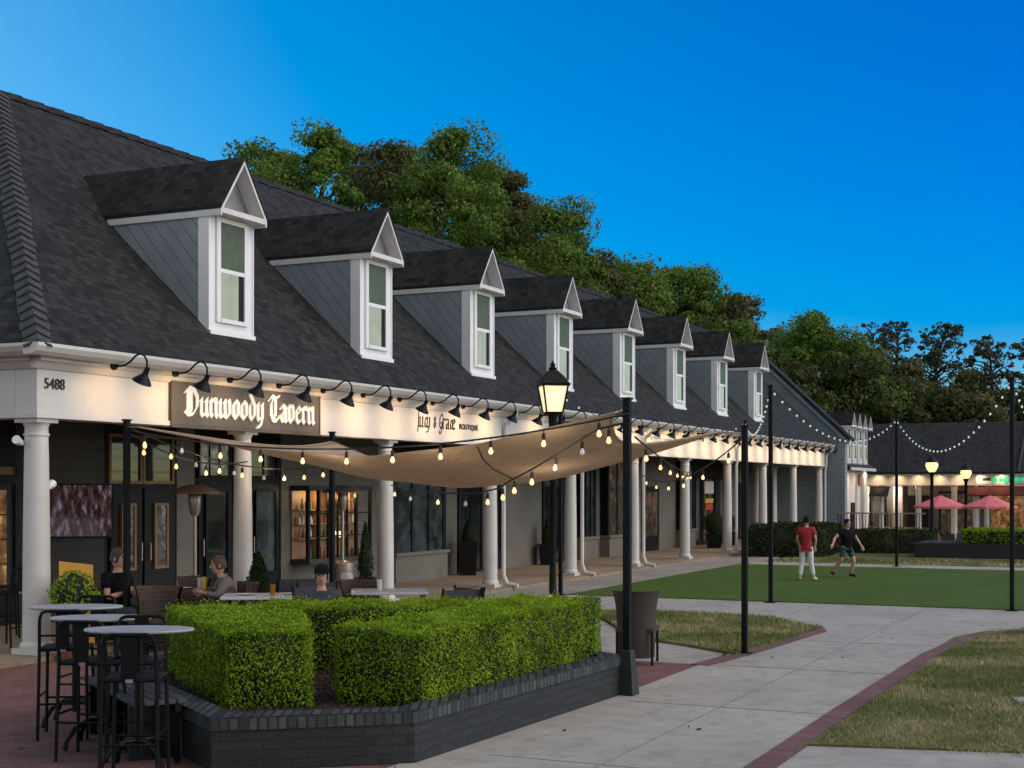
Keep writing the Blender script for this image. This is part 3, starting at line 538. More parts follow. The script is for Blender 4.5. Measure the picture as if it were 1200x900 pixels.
# columns
def column_mb():
    m = MB(); H = 2.965
    m.box(-.185, .185, -.185, .185, 0.05, 0.12)
    m.lathe([(.172, .12), (.178, .15), (.17, .18), (.15, .2), (.148, .9), (.144, 1.5), (.131, 2.5), (.126, 2.74), (.14, 2.75), (.14, 2.775), (.126, 2.785), (.126, 2.86), (.142, 2.89), (.148, 2.91)], 28)
    m.box(-.162, .162, -.162, .162, 2.91, H); return m
col0 = column_mb().build('column', M['column'], B, loc=(0, 0, 0), smooth=True)
col0.scale = (1.13, 1.13, 1)
for i, (t, s) in enumerate([(4.29*i, 0) for i in range(1, 10)] + [(42.85, 0), (39.4, 1.6), (42.3, 1.7), (0, 4.3), (0, 8.6)]):
    c = col0.copy(); COL.objects.link(c); c.location = (t, s, 0); c.scale = (1, 1, 1)
def downspout(t):
    m = MB(); m.tube([(t, -.52, 3.7), (t, -.5, 3.6), (t, -.28, 3.42), (t, -.26, 3.3), (t, -.26, 3.0), (t+.0, -.22, 2.8), (t, -.22, .3), (t, -.3, .12), (t, -.55, .08)], .045, 8); m.build('downspout', M['white'], B, smooth=True)
for t in (13.05, 17.35, 21.6, 30.3, 43.0): downspout(t)
for t in (3.2, 7.4, 15.0, 19.3, 23.6, 27.9, 32.2, 36.5, 40.8):
    MB().lathe([(.01, 3.235), (.09, 3.236), (.09, 3.248), (.01, 3.249)], 16, (t, 1.3, 0)).build('added_ceiling_glow', M['lantern'], B); spot('added_porch_fill', F(t, 1.3, 3.2), F(t, 1.5, 0), 14 if t > 12 else 4, 150, (1, .74, .45))  # added downlights, not seen on this porch, to warm its walls and floor
# walls under the porch
def wall(t0, t1_, mat, s0=2.7, s1=3.0, z1=3.25, z0=0.0): MB().box(t0, t1_, s0, s1, z0, z1).build('wall', M[mat], B)
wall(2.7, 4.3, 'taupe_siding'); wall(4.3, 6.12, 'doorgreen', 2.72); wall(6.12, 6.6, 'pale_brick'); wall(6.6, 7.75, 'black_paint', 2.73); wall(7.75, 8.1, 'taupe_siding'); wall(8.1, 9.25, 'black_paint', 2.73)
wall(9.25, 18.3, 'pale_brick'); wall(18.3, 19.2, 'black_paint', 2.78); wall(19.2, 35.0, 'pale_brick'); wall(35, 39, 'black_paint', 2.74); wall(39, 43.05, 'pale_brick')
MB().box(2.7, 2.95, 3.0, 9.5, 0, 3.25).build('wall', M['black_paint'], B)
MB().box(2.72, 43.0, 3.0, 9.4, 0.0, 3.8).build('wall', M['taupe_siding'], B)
def window(t0, t1_, z0, z1, s, fm, pm, nx=1, nz=1, fw=0.06, name='window', bar=0.022, along='t', parent=None):
    """frame with bars, standing proud of a wall at depth s; its pane is a child"""
    m = MB()
    def bx(a0, a1, c0, c1, d0, d1):
        if along == 't': m.box(a0, a1, s-d0, s-d1, c0, c1)
        else: m.box(s-d0, s-d1, a0, a1, c0, c1)
    bx(t0, t0+fw, z0, z1, .05, 0); bx(t1_-fw, t1_, z0, z1, .05, 0); bx(t0+fw, t1_-fw, z0, z0+fw, .048, 0); bx(t0+fw, t1_-fw, z1-fw, z1, .048, 0)
    for i in range(1, nx): x = t0+fw+(t1_-t0-2*fw)*i/nx; bx(x-bar/2, x+bar/2, z0+fw, z1-fw, .042, 0)
    for i in range(1, nz): z = z0+fw+(z1-z0-2*fw)*i/nz; bx(t0+fw, t1_-fw, z-bar/2, z+bar/2, .04, 0)
    fo = m.build(name, M[fm], parent or B); m2 = MB()
    if along == 't': m2.box(t0+fw*.9, t1_-fw*.9, s-.02, s-.004, z0+fw*.9, z1-fw*.9)
    else: m2.box(s-.02, s-.004, t0+fw*.9, t1_-fw*.9, z0+fw*.9, z1-fw*.9)
    m2.build('pane', M[pm], fo); return fo
# tavern double doors with gilt glazing and a two-light transom
for a, b in ((4.42, 5.18), (5.24, 6.0)):
    m = MB(); m.box(a, b, 2.66, 2.72, 0.06, 2.1); dr = m.build('door', M['doorgreen'], B, bev=.006)
    window(a+.2, b-.2, .75, 1.85, 2.66, 'gold', 'poster', 1, 1, .05, 'door_window', parent=dr)
    MB().tube([(b-.08 if a < 5 else a+.08, 2.6, .9), (b-.08 if a < 5 else a+.08, 2.6, 1.2)], .012).build('handle', M['steel'], dr)
window(4.4, 5.2, 2.17, 2.98, 2.72, 'gold', 'glass', 1, 1, .05); window(5.22, 6.02, 2.17, 2.98, 2.72, 'gold', 'glass', 1, 1, .05)
def glazed_door(t0, t1_, z1, s=2.7, pm='glass', fm='black_paint'):
    m = MB(); m.box(t0, t1_, s-.05, s, .055, z1); dr = m.build('door', M[fm], B)
    window(t0+.14, t1_-.14, .5, z1-.14, s-.05, fm, pm, 1, 1, .03, 'door_window', parent=dr)
    MB().tube([(t0+.08, s-.1, .9), (t0+.08, s-.1, 1.2)], .012).build('handle', M['steel'], dr); return dr
glazed_door(6.7, 7.65, 2.2, 2.73); window(6.7, 7.65, 2.28, 3.0, 2.73, 'black_paint', 'poster', 3, 1, .05)
glazed_door(8.2, 9.15, 2.2, 2.73, 'glass_teal'); window(8.2, 9.15, 2.28, 3.0, 2.73, 'black_paint', 'glass', 2, 1, .05)
glazed_door(18.35, 19.15, 2.4, 2.78); glazed_door(29.5, 31.1, 2.15, 2.7, 'shop_glow', 'black_paint')
# tavern bay window with lit shelves
bw = MB().box(9.55, 11.95, 2.25, 2.7, .62, .72).build('bay_window', M['wood'], B); MB().box(9.55, 11.95, 2.25, 2.7, 2.05, 2.15).build('head_board', M['wood'], bw)
fr = MB()
for t in (9.58, 9.95, 11.35, 11.9): fr.box(t-.03, t+.03, 2.28, 2.34, .72, 2.05)
for t in (10.3, 10.65, 11.0): fr.box(t-.012, t+.012, 2.29, 2.33, .72, 2.05)
for z in (1.15, 1.6): fr.box(9.6, 11.9, 2.295, 2.325, z-.012, z+.012)
fr.build('sash', M['black_paint'], bw); MB().box(9.56, 11.94, 2.66, 2.69, .722, 2.048).build('back_panel', M['warmwood'], bw); sh_ = MB()
for z in (1.1, 1.38, 1.66): sh_.box(9.58, 11.92, 2.52, 2.655, z, z+.02)
for t in (10.2, 10.8, 11.4): sh_.box(t-.012, t+.012, 2.5, 2.655, .722, 2.045)
sh_.build('shelf', M['warmwood'], bw)
point('bay_lamp', F(10.1, 2.36, 1.95), 5, (1, .66, .32), .04); point('bay_lamp', F(11.3, 2.36, 1.95), 5, (1, .66, .32), .04)
gl = MB(); gl.ball((10.62, 2.4, 1.2), .07); gl.ball((10.9, 2.4, 1.17), .07); gl.build('lamp_globe', M['lantern'], bw, smooth=True)
bt = MB()
rb = random.Random(5); mats_ = [M['terracotta'], M['topbottle'], M['paper'], M['bottle']]
for z in (.722, 1.12, 1.4, 1.68):
    for k in range(17):
        t = 9.7+k*.13+rb.uniform(-.02, .02); h = rb.uniform(.14, .24); w = rb.uniform(.022, .04)
        if rb.random() < .85: bt.mat(rb.randrange(4)).lathe([(w, z), (w, z+h*.6), (w*.35, z+h*.75), (w*.35, z+h)], 8, (t, 2.585 if z > 1 else 2.42, 0))
bt.build('bottles', mats_, bw)['kind'] = 'stuff'
# boutique and further bays on painted brick bases
def bay(t0, t1_, zb, d=.32, z1=2.95, nx=3, pm='glass_teal'):
    m = MB(); m.box(t0, t1_, 2.7-d, 2.698, .05, zb); bb = m.build('bay_window', M['pale_brick'], B)
    MB().box(t0-.04, t1_+.04, 2.7-d-.05, 2.697, zb, zb+.07).build('sill', M['pale_brick'], bb)
    w = MB(); s = 2.7-d+.04
    for i in range(nx+1): t = t0+.06+(t1_-t0-.12)*i/nx; k = .07 if i in (0, nx) else .03; w.box(t-k, t+k, s, s+.08, zb+.07, z1)
    w.box(t0, t1_, s-.01, s+.09, z1, z1+.12); w.box(t0, t0+.05, s+.08, 2.69, zb+.07, z1+.1); w.box(t1_-.05, t1_, s+.08, 2.69, zb+.07, z1+.1); w.build('window_frame', M['black_paint'], bb)
    MB().box(t0+.04, t1_-.04, s+.03, s+.05, zb+.071, z1-.001).build('pane', M[pm], bb)
bay(13.1, 15.5, .62); bay(24.0, 25.2, .62, .2); bay(25.9, 28.2, .62, .3, pm='shop_glow'); bay(33.0, 34.6, .6, .2)
MB().box(14.4, 15.1, 2.36, 2.37, 2.42, 2.6).build('neon_sign', M['neon_red'], B); MB().box(14.45, 15.0, 2.363, 2.373, 2.3, 2.42).build('neon_sign', M['neon_blue'], B)
for a, b, z0, z1, pm in ((16.6, 17.9, .05, 2.5, 'glass'), (21.6, 23.2, .05, 2.95, 'glass'), (35.2, 36.0, .1, 2.5, 'glass'), (36.1, 37.4, .1, 2.5, 'shop_glow'), (37.6, 38.8, .1, 2.5, 'glass'), (40.3, 41.3, .1, 2.3, 'glass')):
    window(a, b, z0, z1, 2.70 if a < 35 or a > 39 else 2.74, 'black_paint', pm, 2 if b-a > 1.2 else 1, 1, .08)
m = MB(); m.box(36.2, 37.3, 2.66, 2.67, 1.9, 2.35); m.build('window_sign', M['paper'], B); MB().box(36.25, 37.25, 2.655, 2.668, 1.55, 1.72).build('window_sign', M['yellow'], B); MB().box(36.3, 37.2, 2.655, 2.668, 1.3, 1.5).build('window_sign', M['red'], B)
# brown lit window on the side wall round the corner
window(3.05, 4.3, .5, 2.15, 2.7, 'wood', 'pub_glow', 3, 4, .08, along='s'); window(4.5, 6.2, .5, 2.15, 2.7, 'wood', 'pub_glow', 4, 4, .08, along='s')
MB().box(2.64, 2.7, 3.0, 8, 2.3, 2.42).build('moulding', M['gold'], B)
MB().box(4.2, 4.29, 2.665, 2.695, 1.35, 1.75).build('menu_sheet', M['paper'], B)
# dormers
def dormer(par, tc, s0, zb, ze, za, w, slope, rs, rzz, sh='shingle'):
    """cheeks, face, shingled gable roof, white trim and a double-hung window"""
    h = w/2; back = s0 + (ze-zb)/slope
    m = MB()
    m.add([(tc-h, s0, zb-.05), (tc-h, s0, ze), (tc-h, back, ze)], [(0, 1, 2)]); m.add([(tc+h, s0, zb-.05), (tc+h, back, ze), (tc+h, s0, ze)], [(0, 1, 2)])
    d = m.build('dormer', M['cheek'], par)
    f = MB(); f.box(tc-h-.004, tc+h+.004, s0-.06, s0+.02, zb-.06, ze+.02); f.box(tc-h-.012, tc-h+.02, s0-.075, s0+.12, zb-.08, ze); f.box(tc+h-.02, tc+h+.012, s0-.075, s0+.12, zb-.08, ze)
    f.box(tc-h-.012, tc+h+.012, s0-.11, s0-.061, zb-.1, zb-.03); f.build('dormer_face', M['trim'], d)
    ww, z0, z1 = w*.27, zb+.16, ze-.18
    k = MB(); c = s0-.062
    k.box(tc-ww-.09, tc-ww, c-.035, c, z0-.06, z1+.08); k.box(tc+ww, tc+ww+.09, c-.035, c, z0-.06, z1+.08); k.box(tc-ww, tc+ww, c-.033, c, z1, z1+.08); k.box(tc-ww, tc+ww, c-.05, c, z0-.06, z0)
    k.box(tc-ww, tc+ww, c-.028, c, (z0+z1)/2-.03, (z0+z1)/2+.03); k.box(tc-ww-.13, tc+ww+.13, c-.05, c+.001, z1+.08, z1+.12); k.build('dormer_window', M['trim'], d)
    zm = (z0+z1)/2
    MB().box(tc-ww, tc+ww, c-.02, c-.004, zm+.03, z1).build('upper_pane', M['blind_up'], d)
    p = MB(); p.box(tc-ww, tc+ww*.55, c-.016, c-.004, z0, zm-.03); p.build('lower_pane', M['blind_low'], d); MB().box(tc+ww*.55, tc+ww, c-.012, c-.003, z0, zm-.03).build('lower_pane', M['black_paint'], d)
    ov = .03; g = (za-ze)/(h+ov); fr_ = s0-.31; zr = ze-.04
    bk_e = s0 + (zr-zb)/slope + .25; bk_r = s0 + (za-zb)/slope + .3
    r = MB(); th = .06
    for sg in (-1, 1):
        q = [(tc+sg*(h+ov), fr_, zr), (tc, fr_, za), (tc, bk_r, za), (tc+sg*(h+ov), bk_e, zr)]
        q2 = [(a, b, cc+th) for a, b, cc in q]
        r.add(q+q2, [(0, 1, 2, 3), (4, 7, 6, 5), (0, 3, 7, 4), (0, 4, 5, 1)] if sg < 0 else [(0, 3, 2, 1), (4, 5, 6, 7), (0, 4, 7, 3), (0, 1, 5, 4)])
    r.build('dormer_roof', M[sh], d)
    # gable: grey panel, white rakes, eave return and frieze
    gp = MB(); gp.yprism([(tc-h, ze), (tc+h, ze), (tc, za-.08)], s0-.05, s0-.02); gp.build('gable_panel', M['gablegrey'], d)
    tr = MB(); rk = .2
    for sg in (-1, 1):
        tr.yprism([(tc+sg*(h+ov-.01), zr-.004), (tc, za-.004), (tc, za-.05), (tc+sg*(h+ov-.045), zr-.004)], fr_+.012, s0-.03)
        tr.yprism([(tc+sg*(h+ov), zr-.006), (tc, za-.006), (tc, za-.06), (tc+sg*(h+ov-.05), zr-.006)], fr_+.002, fr_+.03)
        tr.box(tc+sg*(h+ov)-.03*(sg > 0), tc+sg*(h+ov)+.03*(sg < 0), fr_+.005, back-.1, zr-.1, zr-.007)
    tr.box(tc-h-ov+.031, tc+h+ov-.031, fr_+.004, s0-.062, ze-.10, ze-.02); tr.build('gable_trim', M['soffit'], d)
for i in range(8): dormer(B, 4.12+4.27*i, .15, 4.47, 6.25, 7.02, 1.1, SLOPE, RS, RZ)
# signs on the fascia
hn = text_mesh('house_number', '5488', .19, M['ink'], B, (-.09, -.205, 3.33), .012, .95, 1.0)
SG = thing('tavern_sign', 'grey board sign with white blackletter tavern name on the fascia', 'sign', F(2.32, -.2, 2.98), ROT)
MB().box(0, 3.7, -.05, -.002, 0, .6).build('board', M['signboard'], SG, bev=.008)
fo = MB(); fo.box(-.03, 3.73, -.06, -.003, -.03, 0); fo.box(-.03, 3.73, -.06, -.003, .6, .63); fo.box(-.03, 0, -.058, -.003, 0, .6); fo.box(3.7, 3.73, -.058, -.003, 0, .6); fo.build('sign_frame', M['signboard'], SG)
pen_text('lettering', 'Dunwoody Tavern', .255, M['signwhite'], SG, .3, -.05, .15, (.15, 42), 0, .91)
BS = thing('boutique_sign', 'brush lettered boutique name in black on the white fascia', 'sign', F(9.35, -.2, 3.03), ROT)
x_ = .05
for w_ in ('Lucy', '&', 'Grace'): o_, x_ = pen_text('lettering', w_, .2, M['ink'], BS, x_, -.002, .2, (.055, 60), .1, .93); x_ += .09
text_mesh('small_lettering', 'BOUTIQUE', .155, M['ink'], BS, (x_+.05, -.012, .22), .006, 1.0, 1.1)
ks = MB()
for k in range(6): ks.box(.1+k*.3, .3+k*.3, -.012, 0, .2+.05*(k % 2), .38)
RSN = thing('round_hanging_sign', 'small round black bracket sign hung from the fascia beside the lamp post', 'sign', F(16.2, -.9, 3.3), ROT)
MB().lathe([(.2, -.02), (.22, 0), (.2, .02)], 20, (0, 0, 0), Matrix.Rotation(R(90), 3, 'Y')).build('disc', M['dark_metal'], RSN); MB().lathe([(.13, -.024), (.13, .024)], 18, (0, 0, 0), Matrix.Rotation(R(90), 3, 'Y')).build('disc_face', M['signboard'], RSN)
MB().tube([(0, .68, .3), (0, -.1, .3), (0, -.02, .2)], .016).build('bracket', M['dark_metal'], RSN)
# ---------------------------------------------------------------- gooseneck lamps along the fascia
def make_goose(dark=False):
    g = thing('gooseneck_lamp', 'x', 'lamp', (0, 0, 0), ROT, 'gooseneck lamps along the white fascia')
    MB().lathe([(.05, -.004), (.055, .01), (.05, .04), (.02, .055)], 14, (0, 0, 0), Matrix.Rotation(R(90), 3, 'X')).build('mount', M['navy_metal'], g, smooth=True)
    MB().tube([(0, -.03, 0), (0, -.12, -.005), (0, -.2, .005), (0, -.28, .05), (0, -.36, .115), (0, -.43, .14), (0, -.5, .115), (0, -.54, .05), (0, -.545, -.06)], .0135, 8).build('arm', M['navy_metal'], g, smooth=True)
    rt = Matrix.Rotation(R(28), 3, 'X'); s = MB()
    s.lathe([(.02, .03), (.032, .02), (.036, -.06), (.05, -.085), (.11, -.155), (.128, -.185), (.124, -.186), (.1, -.15), (.045, -.09), (.02, -.07)], 20, (0, -.545, -.06), rt).build('shade', M['navy_metal'], g, smooth=True)
    b = MB(); b.ball((0, -.545, -.06), .001); c = Vector((0, -.545, -.06)) + rt @ Vector((0, 0, -.14))
    MB().ball(c, .036, 10, 8).build('bulb', M['bulb_glass'] if dark else M['spotbulb'], g, smooth=True)
    return g
def add_goose_light(g, e):
    l = spot('spot', (0, -.46, -.25), (0, .16, -.40), e, 118, (1.0, .62, .31), parent=g)
DARK = {10, 12, 13}
GSC = 1.02
goose_on = make_goose(); goose_off = make_goose(True); n_on = n_off = 0
for i in range(34):
    t = .98 + 1.24*i
    if t > 42.6: break
    off = i in DARK
    if off: g = goose_off if n_off == 0 else dup(goose_off); n_off += 1
    else: g = goose_on if n_on == 0 else dup(goose_on); n_on += 1
    g.location = F(t, -.362, 3.68); g.scale = (GSC,)*3; g['label'] = f"{'unlit ' if off else ''}black gooseneck lamp, {ORD[i]} from the corner end of the white fascia"
    if not off: add_goose_light(g, 9.5 if i < 14 else 14.0)
# ---------------------------------------------------------------- sail, poles and strings of bulbs
def pole(name, label, p, h, r=.036, base=None, group=None, cap=True):
    o = thing(name, label, 'pole', (p.x, p.y, p.z), ROT, group)
    MB().box(-r, r, -r, r, 0, h).build('post', M['dark_metal'], o, bev=.006)
    MB().box(-r-.012, r+.012, -r-.012, r+.012, h, h+.02).build('cap', M['dark_metal'], o)
    if base: MB().add([(-.1, -.1, 0), (.1, -.1, 0), (.1, .1, 0), (-.1, .1, 0), (-.06, -.06, base), (.06, -.06, base), (.06, .06, base), (-.06, .06, base)], [(3, 2, 1, 0), (4, 5, 6, 7), (0, 1, 5, 4), (1, 2, 6, 5), (2, 3, 7, 6), (3, 0, 4, 7)]).build('base', M['plinth'], o, bev=.01)
    else: MB().box(-r-.06, r+.06, -r-.06, r+.06, 0, .015).build('base_plate', M['dark_metal'], o)
    return o
S1 = Vector((-4.98, 18.2, 2.95)); S2 = Vector((-2.86, 22.4, 2.9)); S3 = Vector((1.17, 14.3, 2.97)); S4 = Vector((2.95, 17.85, 2.85))
pole('sail_pole', 'black square pole by the seated man, holding the sail corner', Vector((S1.x, S1.y, 0.05)), 2.92, .036, None, 'sail poles')
pole('sail_pole', 'black square pole under the peak of the tan sail', Vector((S2.x, S2.y, 0.05)), 2.93, .036, None, 'sail poles')
pole('sail_pole', 'black square pole on tapered base at the end of the planter wall', Vector((S3.x, S3.y, 0)), 3.0, .037, .46, 'sail poles')
pole('sail_pole', 'short black square pole between path and small lawn patch', Vector((S4.x, S4.y, 0)), 2.88, .036, None, 'sail poles')
SPOLES = [((12.12, -1.9), 'black turf light pole hidden partly behind the lit lamp post'), ((12.12, -6.1), 'tall black turf light pole near the two ball players'), ((12.12, -10.3), 'tall black turf light pole at the picture edge by the near turf border'), ((25.2, -6.1), 'black turf light pole on the far side of the turf'), ((25.2, -1.95), 'thin black turf light pole at the far turf corner beside the porch walk')]
for (t, s), lb_ in SPOLES: pole('light_pole', lb_, F(t, s), 3.98, .036, None, 'light poles around the turf')
sail = thing('shade_sail', 'sagging tan four cornered shade sail stretched between black poles', 'shade sail', (0, 0, 0))
Gs = MB(); NU, NV = 44, 36
C = [S1.lerp(S4, .02)-Vector((0, 0, .06)), S2-Vector((0, 0, .06)), S3.lerp(S2, .03)-Vector((0, 0, .09)), S4.lerp(S1, .04)-Vector((0, 0, .04))]
cen = (C[0]+C[1]+C[2]+C[3])/4
V = []
for j in range(NV+1):
    for i in range(NU+1):
        u, v = i/NU, j/NV          # u: 1->3 and 2->4 ; v: near -> far
        bu, bv = 4*u*(1-u), 4*v*(1-v)
        uu = u + .0; p = (C[0]*(1-uu)+C[2]*uu)*(1-v) + (C[1]*(1-uu)+C[3]*uu)*v
        pull = Vector((cen.x-p.x, cen.y-p.y, 0))
        e_n, e_f = bu*(1-v)**2, bu*v**2; e_l, e_r = bv*(1-u)**2, bv*u**2
        p = p + pull*(.16*(e_n+e_f)+.16*(e_l+e_r))
        p.z -= .40*bu*(1-v) + .66*bu*v + .16*bv*(1-u)*(1-u*.5) + .22*bv*u + .0*bu*bv
        p.z += .012*math.sin(u*22+v*9)*bu
        V.append(p)
Gs.add(V, [(j*(NU+1)+i, j*(NU+1)+i+1, (j+1)*(NU+1)+i+1, (j+1)*(NU+1)+i) for j in range(NV) for i in range(NU)])
so = Gs.build('sail_cloth', M['canvas'], sail, smooth=True); md = so.modifiers.new('thick', 'SOLIDIFY'); md.thickness = .004
rim = MB()
ed = [[V[i] for i in range(NU+1)], [V[NV*(NU+1)+i] for i in range(NU+1)], [V[j*(NU+1)] for j in range(NV+1)], [V[j*(NU+1)+NU] for j in range(NV+1)]]
for e_ in ed: rim.tube(e_, .012, 6)
rim.build('hem', M['canvas'], sail, smooth=True)
tb = MB()
for c_, pp in ((C[0], S1), (C[1], S2), (C[2], S3), (C[3], S4)): tb.tube([c_, pp+Vector((0, 0, -.06))], .012, 6)
tb.build('corner_cable', M['steel'], sail)

def catenary(a, b, sag, n): return [a.lerp(b, i/n) - Vector((0, 0, sag*4*(i/n)*(1-i/n))) for i in range(n+1)]
def make_bulbs(par, pts, lit, small=False, drop=.1):
    proto = {}
    for k, p in enumerate(pts):
        on = lit(k); key = on
        if key not in proto:
            if small: b = MB().ball((0, 0, -.04), .021, 8, 6, (1, 1, 1.2)).build('bulb', M['twinkle'], par, smooth=True)
            else:
                b = MB().lathe([(.009, 0), (.014, -.016), (.024, -.04), (.026, -.052), (.019, -.07), (.005, -.078)], 12, (0, 0, -drop)).build('bulb', M['bulb'] if on else M['bulb_glass'], par, smooth=True)
                MB().lathe([(.016, .004), (.019, -.004), (.021, -.06), (.019, -.066)], 10, (0, 0, -drop+.062)).tube([(0, 0, 0), (0, 0, -drop+.062)], .005, 5).build('socket', M['rubber'], b)
            proto[key] = b; b.location = p
        else: dup(proto[key], p, parent=par)
def string(label, a, b, sag, step, lit=lambda k: True, small=False, group='strings of bulbs round the sail', start=.5, hooks=False, extra=None):
    o = thing('string_lights', label, 'string lights', (0, 0, 0), 0, group); L = (b-a).length; n = max(3, int(L/step)); pts = catenary(a, b, sag, 40)
    if extra: pts = extra
    MB().tube(pts, .011 if not small else .007, 5).build('cable', M['rubber'], o)
    def at(u): x = u*(len(pts)-1); i = min(int(x), len(pts)-2); return pts[i].lerp(pts[i+1], x-i)
    make_bulbs(o, [at((k+start)/n) for k in range(n)], lit, small); return o
Z = Vector((0, 0, 1))
string('bulb string hung along the near edge of the tan sail', S3-Z*.12+Vector((0, -.08, 0)), S1-Z*.1, .3, .62, lambda k: k != 9)
s2 = [S3-Z*.2, P3(700, 503, 14.45), P3(660, 527, 15.0), P3(625, 549, 15.6), P3(600, 562, 16.2), P3(585, 572, 17.2), P3(560, 578, 18.6), P3(520, 578, 20.6), P3(480, 574, 22.6), F(8.43, -.2, 2.15)]
s2c = []
for i in range(len(s2)-1): s2c += [s2[i].lerp(s2[i+1], k/4) for k in range(4)]
s2o = string('bulb string drooping across the sail and on to the second porch column', S3-Z*.2, s2[-1], 0, .95, lambda k: k not in (1, 2, 7, 9), start=.75, extra=s2c+[s2[-1]])
MB().tube([P3(560, 524, 15.05), P3(566, 538, 15.2), P3(578, 550, 15.6), P3(600, 561, 16.2)], .011, 5).build('cable', M['rubber'], s2o)
string('bulb string looping between the two sail poles on the porch side', S1-Z*.08+Vector((.06, 0, 0)), S2-Z*.42, .25, .5, lambda k: k not in (2, 5))
string('bulb string running from the planter pole to the far porch columns', S3-Z*.35+Vector((.08, 0, 0)), F(25.77, -.2, 2.55), .1, 3.6, lambda k: True, start=.55)
string('bulb string from the short pole back to the porch fascia', S4-Z*.1, F(21.4, -.25, 2.45), .35, 3.0, lambda k: True)
string('bulb string from the corner sail pole along the fascia to the first column', S1-Z*.12, F(4.1, -.22, 2.5), .18, .75, lambda k: k != 3)
PT_ = lambda t, s: F(t, s, 3.95)
for lb_, a, b, sg, st in (('white bulb string from the players pole to the far turf pole', (12.12, -6.1), (25.2, -6.1), .75, .55), ('white bulb string crossing the turf from far pole to picture edge pole', (25.2, -6.1), (12.12, -10.3), 1.0, .5), ('white bulb string beside the porch from lamp pole to far turf corner', (12.12, -1.9), (25.2, -1.95), .7, .6), ('white bulb string leaving the picture edge pole towards the far right', (12.12, -10.3), (25.2, -10.3), .7, .5), ('white bulb string diagonally over the turf to the far corner pole', (12.12, -6.1), (25.2, -1.95), .55, .6)):
    string(lb_, PT_(*a), PT_(*b), sg, st, small=True, group='white bulb strings over the turf')
for x, y, z, e in ((.3, 15.0, 2.3, 9), (-1.0, 15.8, 2.15, 9), (-2.3, 16.7, 2.2, 9), (.5, 17.0, 1.95, 7), (-4.2, 19.6, 2.3, 7), (-3.5, 21.0, 2.2, 7)): point('bulb_glow', (x, y, z), e*.6, (1.0, .76, .5), .04)

# ---------------------------------------------------------------- lamp posts
def lamp_post(label, p, H, lit, group, lens=4):
    o = thing('street_lamp', label, 'street lamp', p, R(12), group)
    m = MB(); m.lathe([(.12, 0), (.12, .12), (.1, .16), (.09, .5), (.058, .58), (.048, 1.0), (.042, H-1.0), (.056, H-.98), (.056, H-.94), (.065, H-.78), (.08, H-.72)], 14); m.build('post', M['dark_metal'], o, smooth=True)
    def fr(z0, r0, z1, r1): return [(-r0, -r0, z0), (r0, -r0, z0), (r0, r0, z0), (-r0, r0, z0), (-r1, -r1, z1), (r1, -r1, z1), (r1, r1, z1), (-r1, r1, z1)]
    FF = [(3, 2, 1, 0), (4, 5, 6, 7), (0, 1, 5, 4), (1, 2, 6, 5), (2, 3, 7, 6), (3, 0, 4, 7)]
    c = MB(); c.add(fr(H-.74, .10, H-.70, .125), FF)
    for sx in (-1, 1):
        for sy in (-1, 1): c.tube([(sx*.118, sy*.118, H-.70), (sx*.178, sy*.178, H-.33)], .014, 6)
    c.add(fr(H-.335, .205, H-.30, .21), FF); c.add(fr(H-.30, .20, H-.20, .135), FF); c.add(fr(H-.20, .135, H-.11, .06), FF); c.lathe([(.05, H-.112), (.062, H-.08), (.03, H-.05), (.042, H-.03), (.008, H+.03)], 10)
    c.build('lantern_cage', M['dark_metal'], o); MB().add(fr(H-.695, .108, H-.337, .166), FF).build('lantern_glass', lit, o); return o
LP = Vector((.58, 20.0, 0)); lamp_post('lit black lantern lamp post standing behind the clipped hedge', LP, 3.88, M['lantern'], 'black lantern lamp posts')
point('lamp_light', LP+Vector((0, 0, 3.35)), 25, (1, .8, .5), .1).data.use_shadow = True
for lb_, px, Y, yt in (('far lit globe lamp post beside the pink umbrella', 1092, 60, 534), ('farther lit globe lamp post between the two pink umbrellas', 1132, 68, 544)):
    z0 = -.82; p = Vector(((px-600)/FPX*Y, Y, z0)); H = CAMZ-(yt-HZ)/FPX*Y - z0
    o = thing('street_lamp', lb_, 'street lamp', p, 0, 'globe lamp posts beyond the turf')
    MB().lathe([(.2, 0), (.2, .15), (.12, .25), (.1, .8), (.08, 1.0), (.07, H-.9), (.12, H-.78), (.13, H-.7)], 12).build('post', M['dark_metal'], o, smooth=True)
    MB().lathe([(.12, H-.7), (.2, H-.6), (.27, H-.42), (.24, H-.3), (.2, H-.28)], 14).build('globe', M['lantern_far'], o, smooth=True)
    MB().lathe([(.27, H-.29), (.24, H-.2), (.1, H-.1), (.05, H-.02), (.01, H+.03)], 14).build('lantern_roof', M['dark_metal'], o, smooth=True)

# ---------------------------------------------------------------- raised planter and hedges
PA, PB, PC = Vector((-2.22, 10.4)), Vector((-.74, 10.74)), F(.12, -7.72).xy
PD, PE, PF, PG = F(.75, -6.4).xy, Vector((-.1, 15.25)), Vector((-3.5, 14.9)), Vector((-4.1, 13.75))
planter = thing('raised_planter', 'charcoal brick raised planter bed with angled corner holding clipped hedges', 'planter', (0, 0, 0))
def wall_seg(a, b, z0, z1, th, out=0.0):
    d = (b-a).normalized(); n = Vector((d.y, -d.x)); q = [a+n*out, b+n*out, b-n*th, a-n*th]; m = MB(); m.prism([tuple(v) for v in q], z0, z1); return m
ring = [PA, PB, PC, PD, PE, PF, PG]
def inset(poly, d):
    out = []; n = len(poly)
    for i in range(n):
        p0, p, p1 = poly[i-1], poly[i], poly[(i+1) % n]; d0 = (p-p0).normalized(); d1 = (p1-p).normalized()
        n0 = Vector((-d0.y, d0.x)); n1 = Vector((-d1.y, d1.x)); k = n0+n1; out.append(p + k*(d/ (k.dot(n0))))
    return out
